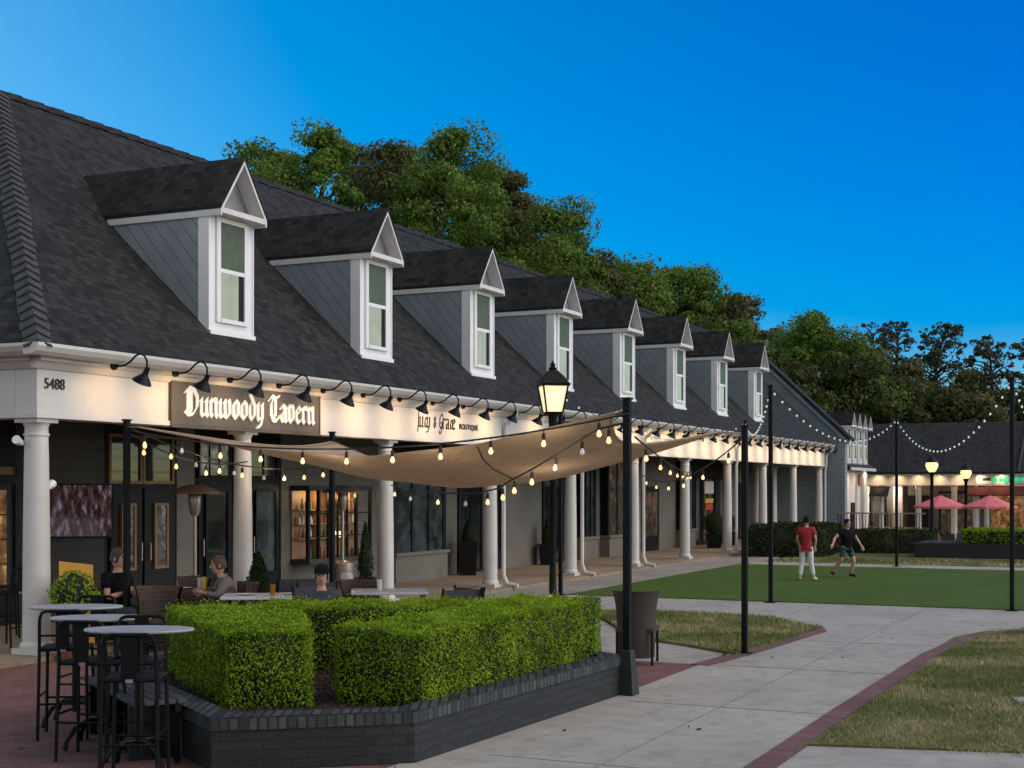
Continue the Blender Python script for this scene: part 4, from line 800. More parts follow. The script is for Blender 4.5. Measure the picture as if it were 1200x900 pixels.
def ring_wall(name, outer, inner, z0, z1, mat):
    for i in range(len(outer)):
        j = (i+1) % len(outer); MB().prism([tuple(outer[i]), tuple(outer[j]), tuple(inner[j]), tuple(inner[i])], z0, z1).build(name, mat, planter)
ring_wall('wall', ring, inset(ring, .2), 0, .305, M['char_brick']); ring_wall('coping', inset(ring, -.012), inset(ring, .212), .3065, .405, M['char_soldier'])
MB().prism([tuple(v) for v in inset(ring, .205)], 0, .33).build('soil', M['mulch'], planter)
# scattered bark chips
def chips(poly, n, z, name, label):
    P2 = np.array([tuple(v) for v in poly]); P = RNG.uniform(P2.min(0), P2.max(0), (n, 2)); P = P[inside([tuple(v) for v in poly], P)]
    P = np.concatenate([P, np.full((len(P), 1), z)+RNG.uniform(0, .02, (len(P), 1))], 1); o = quads_mesh(name, leaf_quads(P, np.tile([0, 0, 1.0], (len(P), 1)), .05, .6, .35), M['mulch']); return tag(o, label, 'mulch', kind='stuff')
chips(inset(ring, .22), 9000, .335, 'mulch', 'dark brown bark chips covering the planter soil')
def hedge(label, poly, z0, z1, dens=3200, size=.03, mat='hedge', round_=.1, loc=None, group=None, bumps=.04, name='hedge', core='hedgecore'):
    poly = [tuple(p) for p in poly]; n = len(poly)
    if sum(poly[i][0]*poly[(i+1) % n][1]-poly[(i+1) % n][0]*poly[i][1] for i in range(n)) < 0: poly = poly[::-1]
    PP = []; NN = []
    for i in range(n):
        a = np.array(poly[i]); b = np.array(poly[(i+1) % n]); L = np.linalg.norm(b-a); d = (b-a)/L; nr = np.array([d[1], -d[0]])
        k = int(L*(z1-z0)*dens); u = RNG.uniform(0, 1, k); z = RNG.uniform(z0, z1, k)
        edge = np.minimum(np.minimum(u*L, (1-u)*L), z1-z); ins = np.clip(round_-edge, 0, None)**1.5*1.6
        xy = a+(b-a)*u[:, None]-nr*ins[:, None]; PP.append(np.concatenate([xy, z[:, None]], 1)); NN.append(np.tile([nr[0], nr[1], .25], (k, 1)))
    mn, mx = np.min(poly, 0), np.max(poly, 0); k = int((mx-mn).prod()*dens*1.25); P = RNG.uniform(mn, mx, (k, 2)); P = P[inside(poly, P)]
    PP.append(np.concatenate([P, np.full((len(P), 1), z1)], 1)); NN.append(np.tile([0, 0, 1.0], (len(P), 1)))
    P = np.concatenate(PP); N = np.concatenate(NN)
    wv = np.sin(P[:, 0]*7.3+P[:, 1]*3.1)+np.sin(P[:, 1]*8.1-P[:, 2]*6)+np.sin(P[:, 0]*17+P[:, 2]*13)*.6+np.sin(P[:, 1]*23+P[:, 0]*5)*.5
    P = P + N*(wv[:, None]*bumps*.3) - N*np.abs(RNG.normal(0, .022, (len(P), 1))) + N*(RNG.random((len(P), 1)) < .08)*RNG.uniform(0, .07, (len(P), 1))
    q = leaf_quads(P, N, size, .75, .6)
    core_ = MB(); c = np.mean(poly, 0)
    pin = [tuple(v) for v in inset([Vector(p) for p in poly], .055)]; core_.prism(pin, z0-.02, z1-.06)
    o = quads_mesh(name, q, [M[mat], M[core]], extra=core_)
    return tag(o, label, 'hedge', group)
hedge('clipped box hedge block at the angled near corner of the planter', [(-2.3, 11.25), (-1.6, 11.33), (-2.15, 14.1), (-3.35, 13.6)], .33, .965, 5200, .026)
hedge('low clipped hedge row along the back of the planter', [(-2.35, 13.65), (.05, 13.95), (-.05, 14.75), (-2.5, 14.55)], .33, .955, 4000, .027)
hedge('bright clipped box hedge block along the path side of the planter', [tuple(F(t, s).xy) for t, s in ((-3.46, -7.42), (.3, -7.42), (.3, -6.5), (-3.46, -6.5))], .33, .96, 5200, .026)
# slatted bench beside the planter
dA = (PG-PA).normalized(); nA = Vector((-dA.y, dA.x)); 
bench = thing('slatted_bench', 'dark slatted wooden bench built along the short side of the planter', 'bench', (PA.x, PA.y, 0), math.atan2(dA.y, dA.x))
for k in range(5): MB().box(.55, 2.3, .02+k*.085, .095+k*.085, .44, .475).build('slat', M['wood'], bench, bev=.004)
for x in (.75, 2.1): MB().box(x-.04, x+.04, .03, .42, 0, .438).build('leg', M['black_paint'], bench)
MB().box(.6, 2.25, .05, .1, .37, .438).build('rail', M['black_paint'], bench)

# ---------------------------------------------------------------- bar tables and stools
def bar_table():
    o = thing('bar_table', 'x', 'table', (0, 0, 0), 0, 'pale topped bar tables in a row')
    MB().lathe([(.03, 1.028), (.38, 1.03), (.405, 1.036), (.41, 1.044), (.405, 1.054), (.03, 1.056)], 40, (0, 0, 0), Matrix.Diagonal((1, .6, 1))).build('tabletop', M['tabletop'], o, smooth=True)
    MB().tube([(0, 0, .12), (0, 0, 1.01)], .036, 12).build('post', M['dark_metal'], o, smooth=True)
    for k in range(4):
        a = PI/4+k*PI/2; c, s = math.cos(a), math.sin(a)
        MB().tube([(c*.02, s*.02, .22), (c*.12, s*.12, .225), (c*.24, s*.24, .17), (c*.31, s*.31, .08), (c*.33, s*.33, 0.012)], [.018, .02, .02, .02, .024], 8).build('leg', M['dark_metal'], o, smooth=True)
    return o
def bar_stool():
    o = thing('bar_stool', 'x', 'bar stool', (0, 0, 0), 0, 'black metal bar stools at the bar tables')
    # back towards -y
    MB().box(-.2, .2, -.19, .2, .735, .765).build('seat', M['dark_metal'], o, bev=.01)
    for sx in (-1, 1):
        MB().tube([(sx*.185, .18, .74), (sx*.2, .2, 0)], .014, 8).build('leg', M['dark_metal'], o, smooth=True)
        MB().tube([(sx*.2, -.22, 0), (sx*.19, -.185, .74), (sx*.185, -.21, .98), (sx*.18, -.22, 1.02)], .014, 8).build('leg', M['dark_metal'], o, smooth=True)
    b = MB(); b.tube([(-.18, -.22, 1.02), (-.165, -.225, 1.06), (-.13, -.226, 1.075), (.13, -.226, 1.075), (.165, -.225, 1.06), (.18, -.22, 1.02)], .014, 8); b.box(-.055, .055, -.212, -.2, .765, 1.07); b.tube([(-.18, -.2, .87), (.18, -.2, .87)], .01, 6); b.build('backrest', M['dark_metal'], o)
    f = MB(); f.tube([(-.195, .192, .3), (.195, .192, .3)], .01, 6); f.tube([(-.195, -.207, .3), (.195, -.207, .3)], .01, 6); f.tube([(-.196, .193, .36), (-.196, -.204, .36)], .01, 6); f.tube([(.196, .193, .36), (.196, -.204, .36)], .01, 6); f.build('footrest', M['dark_metal'], o)
    MB().box(-.025, .025, -.2, -.191, .738, .762).build('tag_plate', M['tabletop'], o)
    return o
t0 = bar_table(); tabs = [(-2.78, 10.5, 'oval bar table with pale top nearest the planter corner'), (-3.34, 11.45, 'oval bar table with pale top, middle of the row of three'), (-3.87, 12.5, 'oval bar table with pale top beside the corner column')]
for i, (x, y, lb_) in enumerate(tabs): o = t0 if i == 0 else dup(t0); o.location = (x, y, 0); o.rotation_euler.z = .04*i; o['label'] = lb_
s0_ = bar_stool(); sts = [(-2.69, 10.05, 0.05, 'black bar stool pushed in on the near side of the first bar table'), (-2.93, 11.02, PI+.1, 'black bar stool between the first and second bar tables'), (-3.78, 11.95, .15, 'black bar stool with pale tag between the second and third bar tables'), (-3.95, 13.1, PI-.1, 'black bar stool behind the third bar table by the column'), (-3.28, 11.0, -.1, 'black bar stool on the patio side of the middle bar table'), (-6.55, 18.3, 1.2, 'black bar stool standing in the porch by the lit side window'), (-7.0, 19.3, 2.0, 'black bar stool deeper in the porch round the corner')]
for i, (x, y, a, lb_) in enumerate(sts): o = s0_ if i == 0 else dup(s0_); o.location = (x, y, 0); o.rotation_euler.z = a; o['label'] = lb_

# ---------------------------------------------------------------- patio furniture
def wicker_chair(label, p, rz, mat='wicker', name='wicker_chair', h=.98, w=.56, group=None):
    o = thing(name, label, 'chair', p, rz, group); NB = 10
    def shell(z, k): # curved plan: back arc opening to +y
        return [(math.sin(a)*w/2*k, -math.cos(a)*.26*k+.0, z) for a in [R(-75+150*i/NB) for i in range(NB+1)]]
    m = MB(); rows = [(.08, .92), (.42, .95), (.68, 1.02), (h-.06, 1.12), (h, 1.2)]; V_ = []
    for z, k in rows: V_ += shell(z, k)
    for z, k in rows[::-1]: V_ += [(x*.9, y*.9+.004, zz) for x, y, zz in shell(z, k)]
    nr = len(rows)*2; f = [(j*(NB+1)+i, j*(NB+1)+i+1, (j+1)*(NB+1)+i+1, (j+1)*(NB+1)+i) for j in range(nr-1) for i in range(NB)]; m.add(V_, f)
    b = m.build('backrest', M[mat], o, smooth=True)
    MB().prism([(-w*.46, -.2), (w*.46, -.2), (w*.46, .28), (-w*.46, .28)], .38, .44).build('seat', M[mat], o, bev=.015)
    for sx in (-1, 1):
        for sy in (-1, 1): MB().tube([(sx*w*.42, .03+sy*.22, .38), (sx*w*.42, .03+sy*.22, 0)], .016, 8).build('leg', M['dark_metal'], o)
    return o
p = Vector((1.5, 16.9, 0)); wicker_chair('dark brown wicker chair with flared back beside the end of the hedge', p, R(-14), h=.88, w=.5)
def sling_chair(label, p, rz, group='grey sling chairs on the patio', top=.9, lean=.12):
    o = thing('sling_chair', label, 'chair', p, rz, group)
    m = MB(); m.add([(-.25, -.2, .42), (.25, -.2, .42), (.25, -.2-lean, top), (-.25, -.2-lean, top), (-.25, -.215, .42), (.25, -.215, .42), (.25, -.215-lean, top), (-.25, -.215-lean, top)], [(0, 1, 2, 3), (7, 6, 5, 4), (0, 4, 5, 1), (1, 5, 6, 2), (2, 6, 7, 3), (3, 7, 4, 0)]); m.build('backrest', M['sling'], o)
    MB().box(-.25, .25, -.2, .28, .4, .425).build('seat', M['sling'], o, bev=.01)
    for sx in (-1, 1):
        MB().tube([(sx*.27, -.2-lean, top+.02), (sx*.27, -.2, .42), (sx*.27, -.28, 0)], .016, 8).build('leg', M['dark_metal'], o, smooth=True); MB().tube([(sx*.27, .28, 0), (sx*.27, .27, .62), (sx*.27, -.24, .64)], .016, 8).build('arm', M['dark_metal'], o, smooth=True)
    return o
def patio_table(label, p, rz, w=1.0, d=.75, mat='white_table'):
    o = thing('patio_table', label, 'table', p, rz, 'patio dining tables behind the hedge')
    MB().box(-w/2, w/2, -d/2, d/2, .715, .75).build('tabletop', M[mat], o, bev=.008)
    for sx in (-1, 1):
        for sy in (-1, 1): MB().box(sx*(w/2-.06)-.025, sx*(w/2-.06)+.025, sy*(d/2-.06)-.025, sy*(d/2-.06)+.025, 0, .714).build('leg', M['dark_metal'], o)
    return o
patio_table('pale topped patio table behind the left part of the back hedge', Vector((-3.15, 17.8, 0)), .1, 1.0); patio_table('pale topped patio table just before the second white column', Vector((-1.62, 18.6, 0)), .1, 1.0); patio_table('patio table of brown wood before the seated man', Vector((-4.25, 18.9, 0)), .2, .7, .7, 'rattan')
for lb_, x, y, a in (('grey sling chair between the two pale patio tables', -2.55, 17.6, 2.9), ('grey sling chair tipped by the round shrub', -2.95, 18.9, .4), ('grey sling chair with its back to the hedge below the third column', -.72, 16.9, .5), ('grey sling chair turned sideways beside the lamp post', -.28, 17.1, -.9)): sling_chair(lb_, Vector((x, y, 0)), a)
for lb_, x, y, a in (('brown rattan chair beside the pole with round back', -4.55, 19.9, 2.6), ('brown rattan chair near the second white column', -2.1, 19.2, 2.8), ('brown rattan chair with rounded back under the heater', -4.55, 18.0, 3.0)): wicker_chair(lb_, Vector((x, y, 0)), a, 'rattan', 'rattan_chair', .84, .58, 'brown rattan chairs on the patio')
def heater(label, p, mat):
    o = thing('patio_heater', label, 'patio heater', p, 0, 'mushroom patio heaters in the porch')
    MB().lathe([(.2, 0), (.22, .05), (.22, .62), (.05, .68)], 20).build('base', M['steel'], o, smooth=True); MB().tube([(0, 0, .68), (0, 0, 1.7)], .032, 12).build('post', M['steel'], o, smooth=True)
    MB().lathe([(.06, 1.62), (.085, 1.7), (.1, 1.82), (.1, 1.95), (.07, 1.99)], 16).build('burner', M['steel'], o, smooth=True); MB().lathe([(.39, 1.96), (.4, 1.98), (.3, 2.04), (.14, 2.1), (.02, 2.11)], 28).build('hood', M[mat], o, smooth=True); return o
heater('bronze hooded patio heater left of the first round column', Vector((-5.0, 22.2, .05)), 'bronze'); heater('steel hooded patio heater beside the lit bay window', Vector((-3.25, 27.0, .05)), 'steel')
def topiary(label, p, h, r, pot=None, mat='topiary', cone=True, dens=2600, name='potted_shrub', cat='shrub', potw=.2, poth=.35):
    o = thing(name, label, cat, p); z0 = 0
    if pot == 'box':
        m = MB(); m.add([(-potw*.75, -potw*.75, 0), (potw*.75, -potw*.75, 0), (potw*.75, potw*.75, 0), (-potw*.75, potw*.75, 0), (-potw, -potw, poth), (potw, -potw, poth), (potw, potw, poth), (-potw, potw, poth)], [(3, 2, 1, 0), (4, 5, 6, 7), (0, 1, 5, 4), (1, 2, 6, 5), (2, 3, 7, 6), (3, 0, 4, 7)]); m.build('pot', M['black_paint'], o, bev=.01); z0 = poth
    elif pot: MB().lathe([(potw*.7, 0), (potw*.78, .02), (potw, poth-.04), (potw*1.1, poth-.03), (potw*1.1, poth), (potw*.8, poth-.01)], 20).build('pot', M[pot], o, smooth=True); z0 = poth-.03
    k = int(dens*r*h*3); u = RNG.uniform(0, 1, k); a = RNG.uniform(0, 2*PI, k)
    rr = r*(np.clip(1-u, 0, 1)**.75*np.minimum(1, .55+u*3) if cone else np.sqrt(np.clip(1-(2*u-1)**2, 0, 1)))*RNG.uniform(.75, 1.1, k)
    P = np.stack([rr*np.cos(a), rr*np.sin(a), z0+u*h], 1); N = np.stack([np.cos(a), np.sin(a), np.full(k, .5)], 1)
    c = MB(); c.lathe([(.02, z0), (r*.55, z0+.05*h), (r*.7, z0+.3*h), (r*.4, z0+.6*h), (.02, z0+.9*h)] if cone else [(.02, z0), (r*.6, z0+.2*h), (r*.75, z0+.5*h), (r*.6, z0+.8*h), (.02, z0+h*.97)], 10)
    quads_mesh('foliage', leaf_quads(P, N, .05, .8, .5), [M[mat], M['hedgecore']], o, c); return o
topiary('round conical evergreen shrub right of the first round column', Vector((-3.6, 20.0, 0)), .95, .3, 'terracotta', potw=.2, poth=.28)
topiary('slim dark conical evergreen by the second round column', Vector((-2.55, 24.5, .05)), .95, .17, 'box', potw=.18, poth=.5)
topiary('small shrub in tall black planter beside the boutique bay', F(16.3, 2.25, .05), .5, .2, 'box', potw=.24, poth=.8)
topiary('clipped cone in square black planter against the brick wall', F(21.2, 2.35, .05), .7, .2, 'box', potw=.26, poth=.55)
topiary('dark leafy shrub in black planter near the far porch doors', F(35.6, 1.6, .05), .6, .35, 'box', cone=False, potw=.25, poth=.5)
topiary('dark round shrub in black planter below the shop signs', F(33.2, 1.4, .05), .7, .4, 'box', cone=False, potw=.28, poth=.5)
topiary('leafy green plant in terracotta pot beside the corner column', Vector((-5.35, 17.2, 0)), .62, .3, 'terracotta', 'hedge', False, 1500, potw=.2, poth=.5)
yb = thing('yellow_board', 'yellow folding board behind the potted plant by the corner column', 'sign board', Vector((-5.62, 18.2, 0.05)), .2)
MB().add([(-.22, 0, .0), (.22, 0, .0), (.18, .12, 1.05), (-.24, .12, 1.1), (-.22, .03, 0), (.22, .03, 0), (.18, .15, 1.05), (-.24, .15, 1.1)], [(0, 1, 2, 3), (7, 6, 5, 4), (0, 4, 5, 1), (1, 5, 6, 2), (2, 6, 7, 3), (3, 7, 4, 0)]).build('front_panel', M['yellow'], yb)
MB().add([(-.22, .35, .0), (.22, .35, .0), (.18, .2, 1.04), (-.24, .2, 1.09), (-.22, .38, 0), (.22, .38, 0), (.18, .17, 1.04), (-.24, .17, 1.09)], [(3, 2, 1, 0), (4, 5, 6, 7), (1, 5, 4, 0), (2, 6, 5, 1), (3, 7, 6, 2), (0, 4, 7, 3)]).build('rear_panel', M['yellow'], yb)
can = thing('napkin_bin', 'small white canister standing by the pole under the sail peak', 'canister', Vector((-2.35, 20.0, 0))); MB().lathe([(.07, 0), (.08, .02), (.085, .84), (.09, .86), (.06, .87)], 16).build('body', M['paper'], can, smooth=True); MB().lathe([(.09, .86), (.07, .9), (.02, .91)], 16).build('lid', M['white'], can, smooth=True)
# screen, floodlights
tv = thing('television', 'large wall television showing a crowd, tilted down under the porch ceiling', 'television', F(3.32, 2.45, 1.35), ROT-R(55))
mt = Matrix.Rotation(R(-10), 3, 'X')
MB().obox((0, 0, .4), (1.2, .06, .84), mt.to_4x4()).build('casing', M['black_paint'], tv); MB().obox(Vector((0, 0, .4)) + mt @ Vector((0, -.034, 0)), (1.15, .006, .79), mt.to_4x4()).build('screen', M['tv'], tv); MB().tube([(0, .02, .4), (.1, .3, .5)], .03).build('bracket', M['dark_metal'], tv)
for lb_, z, t, s, ry in (('white floodlight high on the corner column', 2.66, -.16, .1, 200), ('small white double floodlight halfway up the corner column', 2.12, .2, 0, 20)):
    o = thing('floodlight', lb_, 'floodlight', F(t, s, z), ROT+R(ry)); MB().box(-.03, .03, -.03, .03, -.03, .03).build('mount', M['trim'], o); MB().lathe([(.025, 0), (.05, .03), (.055, .11)], 12, (.03, 0, 0), Matrix.Rotation(R(70), 3, 'Y')).build('head', M['trim'], o, smooth=True)
bx = thing('outlet_box', 'small white outlet box at the foot of the lit lamp post', 'outlet', LP+Vector((-.05, -.2, .45))); MB().box(-.05, .05, 0, .08, 0, .14).build('box_body', M['trim'], bx, bev=.01); MB().tube([(0, .04, -.45), (0, .04, 0)], .012).build('conduit', M['dark_metal'], bx)

def plate(label, p):
    o = MB().lathe([(.01, 0), (.07, .002), (.11, .014), (.115, .018), (.07, .008), (.01, .006)], 20).build('plate', M['paper'], loc=p, smooth=True); tag(o, label, 'plate')
plate('white plate in front of the woman in grey', Vector((-3.35, 17.75, .752))); plate('white plate at the free end of the pale table', Vector((-2.8, 17.85, .752))); plate('white plate on the brown table by the seated man', Vector((-4.4, 18.85, .752)))
def tumbler(label, p, mat, h=.14):
    o = MB().lathe([(.03, 0), (.036, h), (.032, h), (.027, .008)], 14).build('tumbler', M[mat], loc=p, smooth=True); tag(o, label, 'cup')
tumbler('yellow cup on the brown patio table', Vector((-4.1, 18.75, .752)), 'yellow', .16); tumbler('white cup on the brown patio table', Vector((-4.2, 18.95, .752)), 'paper'); tumbler('white cup on the pale table by the second column', Vector((-1.75, 18.6, .752)), 'paper'); tumbler('amber tumbler on the pale table behind the hedge', Vector((-3.0, 17.65, .752)), 'bottle')
# ---------------------------------------------------------------- people
def skin(nodes, edges, sub=2):
    me = bpy.data.meshes.new('sk'); names = list(nodes); ix = {k: i for i, k in enumerate(names)}
    me.from_pydata([tuple(nodes[k][0]) for k in names], [(ix[a], ix[b]) for a, b in edges], [])
    o = bpy.data.objects.new('sk', me); COL.objects.link(o); o.modifiers.new('s', 'SKIN'); sd = o.modifiers.new('d', 'SUBSURF'); sd.levels = sub; sd.render_levels = sub
    for i, k in enumerate(names):
        d = me.skin_vertices[0].data[i]; r = nodes[k][1]; d.radius = r if isinstance(r, tuple) else (r, r); d.use_root = (i == 0)
    dg = bpy.context.evaluated_depsgraph_get(); ev = bpy.data.meshes.new_from_object(o.evaluated_get(dg))
    v = [tuple(x.co) for x in ev.vertices]; f = [tuple(p.vertices) for p in ev.polygons]; bpy.data.objects.remove(o); bpy.data.meshes.remove(me); return v, f
def V3(*a): return Vector(a)
def person(label, loc, rz, sc_, J, wear, hair, look=0.0, tilt=0.0, cap=None, fist=False, shoes='darkshoe', long_sleeve=False, group=None):
    """J: joints in metres for a 1.75 m adult, facing -y"""
    J = {k: Vector(v) for k, v in J.items()}
    p = thing('person', label, 'person', loc, rz, group); p.scale = (sc_, sc_, sc_)
    for S in 'LR':
        J['mu'+S] = J['sh'+S].lerp(J['el'+S], .62); J['mf'+S] = J['el'+S].lerp(J['wr'+S], .35); J['mt'+S] = J['hip'+S].lerp(J['kn'+S], .5); J['ca'+S] = J['kn'+S].lerp(J['an'+S], .35)
    J['belly'] = J['pel'].lerp(J['chest'], .5); J['nk'] = J['chest'].lerp(J['head'], .55)
    rad = dict(pel=(.125, .105), belly=(.12, .1), chest=(.14, .11), nk=.055, head=.06)
    nodes = {k: (J[k], rad[k]) for k in ('pel', 'belly', 'chest', 'nk', 'head')}; edges = [('pel', 'belly'), ('belly', 'chest'), ('chest', 'nk'), ('nk', 'head')]
    for S in 'LR':
        nodes.update({'sh'+S: (J['sh'+S], .058), 'mu'+S: (J['mu'+S], .046), 'el'+S: (J['el'+S], .038), 'mf'+S: (J['mf'+S], .04), 'wr'+S: (J['wr'+S], .027), 'hip'+S: (J['hip'+S], .085), 'mt'+S: (J['mt'+S], .076), 'kn'+S: (J['kn'+S], .055), 'ca'+S: (J['ca'+S], .054), 'an'+S: (J['an'+S], .036), 'toe'+S: (J['toe'+S], .034)})
        edges += [('chest', 'sh'+S), ('sh'+S, 'mu'+S), ('mu'+S, 'el'+S), ('el'+S, 'mf'+S), ('mf'+S, 'wr'+S), ('pel', 'hip'+S), ('hip'+S, 'mt'+S), ('mt'+S, 'kn'+S), ('kn'+S, 'ca'+S), ('ca'+S, 'an'+S), ('an'+S, 'toe'+S)]
    m = MB(); m.add(*skin(nodes, edges))
    # hands: palm, four fingers and a thumb
    for S in 'LR':
        w, e = J['wr'+S], J['el'+S]; d = (w-e).normalized(); side = d.cross(Vector((0, 1, 0) if abs(d.y) < .8 else (1, 0, 0))).normalized(); nrm = side.cross(d)
        m.tube([w-d*.02, w+d*.03, w+d*.085], [.025, .036, .034], 8); 
        for k in range(4):
            o_ = side*(-.03+.02*k); L = (.062, .075, .07, .055)[k]; c = .5 if not fist else 1.2
            m.tube([w+d*.075+o_, w+d*(.085+L*.4)+o_*1.05+nrm*.01*c, w+d*(.085+L*.75)+o_*1.05+nrm*.028*c, w+d*(.085+L*.9)+o_+nrm*.045*c], [.0095, .009, .008, .006], 6)
        m.tube([w+d*.03-side*.03, w+d*.06-side*.052+nrm*.012, w+d*.095-side*.055+nrm*.025], [.012, .01, .007], 6)
    h = J['head']; rt = (Matrix.Rotation(look, 3, 'Z') @ Matrix.Rotation(tilt, 3, 'X'))
    hc = h + Vector((0, 0, .085)); prof = [(.02, -.125), (.045, -.118), (.062, -.09), (.072, -.05), (.078, 0), (.08, .04), (.075, .075), (.058, .105), (.032, .122), (.008, .127)]
    m.lathe(prof, 18, hc, rt @ Matrix.Diagonal((.95, 1.18, 1)))
    def at(x, y, z): return hc + rt @ Vector((x, y, z))
    m.tube([at(0, -.088, .012), at(0, -.104, -.018), at(0, -.112, -.032), at(0, -.09, -.042)], [.008, .012, .014, .008], 8)
    for sx in (-1, 1): m.ball(at(sx*.08, .008, -.01), .03, 8, 6, (.35, .7, 1)); m.tube([at(sx*.014, -.092, .03), at(sx*.046, -.086, .032)], .007, 6)
    m.mat(1)
    for sx in (-1, 1): m.ball(at(sx*.03, -.088, .012), .0115, 8, 6, (1.2, .6, .7))
    m.mat(2); m.tube([at(-.022, -.088, -.066), at(0, -.094, -.064), at(.022, -.088, -.066)], [.004, .008, .004], 6); m.mat(0)
    m.build('body', [M['skin'], M['eye'], M['lip']], p, smooth=True)
    hm = MB(); hp = [(r_*1.1, z) for r_, z in prof if z >= -.02] ; hp[-1] = (.008, .14)
    hm.lathe([(.078, -.06), (.088, -.03)] + [(r_+.009, z+.006) for r_, z in prof if z > 0.01] + [(.006, .137)], 18, hc + rt @ Vector((0, .02, .004)), rt @ Matrix.Rotation(R(14), 3, 'X') @ Matrix.Diagonal((.97, 1.13, 1)))
    hm.build('hair', M[hair], p, smooth=True)
    if cap:
        cm = MB(); cm.lathe([(.094, .03), (.096, .06), (.085, .105), (.05, .135), (.006, .146)], 18, hc + rt @ Vector((0, .008, .004)), rt @ Matrix.Diagonal((.97, 1.17, 1)))
        cm.add([at(-.075, -.08, .04), at(.075, -.08, .04), at(.06, -.185, .028), at(-.06, -.185, .028), at(-.075, -.08, .05), at(.075, -.08, .05), at(.06, -.185, .036), at(-.06, -.185, .036)], [(3, 2, 1, 0), (4, 5, 6, 7), (0, 1, 5, 4), (1, 2, 6, 5), (2, 3, 7, 6), (3, 0, 4, 7)]); cm.build('cap', M[cap], p, smooth=True)
    g = .028
    dn = (J['pel']-J['belly']).normalized()
    sn = {k: (J[k], tuple(x+g for x in rad[k])) for k in ('pel', 'belly', 'chest')}; sn['pel'] = (J['pel']-dn*.0, (.165, .138)); sn['belly'] = (J['belly'], (.152, .128)); sn['hem'] = (J['pel']+dn*.075, (.172, .145)); sn['nk'] = (J['chest'].lerp(J['nk'], .8), .085); se = [('hem', 'pel'), ('pel', 'belly'), ('belly', 'chest'), ('chest', 'nk')]
    for S in 'LR':
        sn['sh'+S] = (J['sh'+S], .088); sn['mu'+S] = (J['mu'+S], .074); se += [('chest', 'sh'+S), ('sh'+S, 'mu'+S)]
        if long_sleeve: sn['el'+S] = (J['el'+S], .055); sn['wr'+S] = (J['mf'+S].lerp(J['wr'+S], .75), .04); se += [('mu'+S, 'el'+S), ('el'+S, 'wr'+S)]
    x = MB(); x.add(*skin(sn, se)); x.build('shirt', M[wear[0]], p, smooth=True)
    tn = {'pel': (J['pel'], (.13, .115))}; te = []
    for S in 'LR':
        tn['hip'+S] = (J['hip'+S].lerp(J['kn'+S], .12), .1); tn['mt'+S] = (J['mt'+S], .095); te += [('pel', 'hip'+S), ('hip'+S, 'mt'+S)]
        if wear[2] == 'shorts': tn['kn'+S] = (J['mt'+S].lerp(J['kn'+S], .6), .092); te.append(('mt'+S, 'kn'+S))
        else:
            tn['kn'+S] = (J['kn'+S], .072); tn['ca'+S] = (J['ca'+S], .068); tn['an'+S] = (J['ca'+S].lerp(J['an'+S], .85), .052); te += [('mt'+S, 'kn'+S), ('kn'+S, 'ca'+S), ('ca'+S, 'an'+S)]
    x = MB(); x.add(*skin(tn, te)); x.build('trousers' if wear[2] != 'shorts' else 'shorts', M[wear[1]], p, smooth=True)
    for S in 'LR':
        a, t = J['an'+S], J['toe'+S]; d = (t-a); d.z = 0; d.normalize(); hl = a-d*.05; z = a.z-.045
        x = MB(); x.add(*skin({'a': (Vector((a.x, a.y, z+.05)), .046), 'h': (Vector((hl.x, hl.y, z+.025)), .042), 'm': (a+d*.08+Vector((0, 0, z+.02-a.z)), .045), 't': (a+d*.17+Vector((0, 0, z+.01-a.z)), .036)}, [('a', 'h'), ('a', 'm'), ('m', 't')], 1)); x.build('shoe', M[shoes], p, smooth=True)
    return p
def stand(**k):
    J = dict(pel=(0, 0, .95), chest=(0, 0, 1.3), head=(0, -.01, 1.53), shL=(.18, 0, 1.39), shR=(-.18, 0, 1.39), elL=(.24, .03, 1.12), elR=(-.24, .03, 1.12), wrL=(.24, -.06, .9), wrR=(-.24, -.06, .9), hipL=(.09, 0, .9), hipR=(-.09, 0, .9), knL=(.12, -.03, .49), knR=(-.12, -.03, .49), anL=(.15, 0, .075), anR=(-.15, 0, .075), toeL=(.18, -.15, .035), toeR=(-.18, -.15, .035)); J.update(k); return J
g1 = G(945, 681); person('boy in red jersey and white baseball trousers standing on the turf, seen from behind', (g1.x, g1.y, .015), R(165), .83, stand(anL=(.17, .05, .075), anR=(-.2, -.06, .075), toeL=(.2, -.1, .035), toeR=(-.26, -.2, .035), elL=(.25, -.02, 1.13), wrL=(.2, -.14, .93), elR=(-.25, .02, 1.13), wrR=(-.22, -.1, .9)), ('redshirt', 'whitepants', 'long'), 'hair', shoes='shoe')
g2 = G(992, 677); person('boy in black shirt and teal shorts running across the turf with arms spread', (g2.x, g2.y, .015), R(25), .84,
  dict(pel=(0, .02, .86), chest=(-.03, -.05, 1.19), head=(-.05, -.1, 1.41), shL=(.15, -.05, 1.29), shR=(-.21, -.04, 1.27), elL=(.33, -.02, 1.08), elR=(-.4, .0, 1.1), wrL=(.44, -.1, .86), wrR=(-.55, -.1, .93), hipL=(.09, .02, .82), hipR=(-.09, .02, .82), knL=(.15, -.14, .47), knR=(-.14, .05, .47), anL=(.17, .02, .075), anR=(-.22, .36, .12), toeL=(.21, -.13, .035), toeR=(-.25, .26, .03)), ('blackshirt', 'teal', 'shorts'), 'hair', shoes='darkshoe')
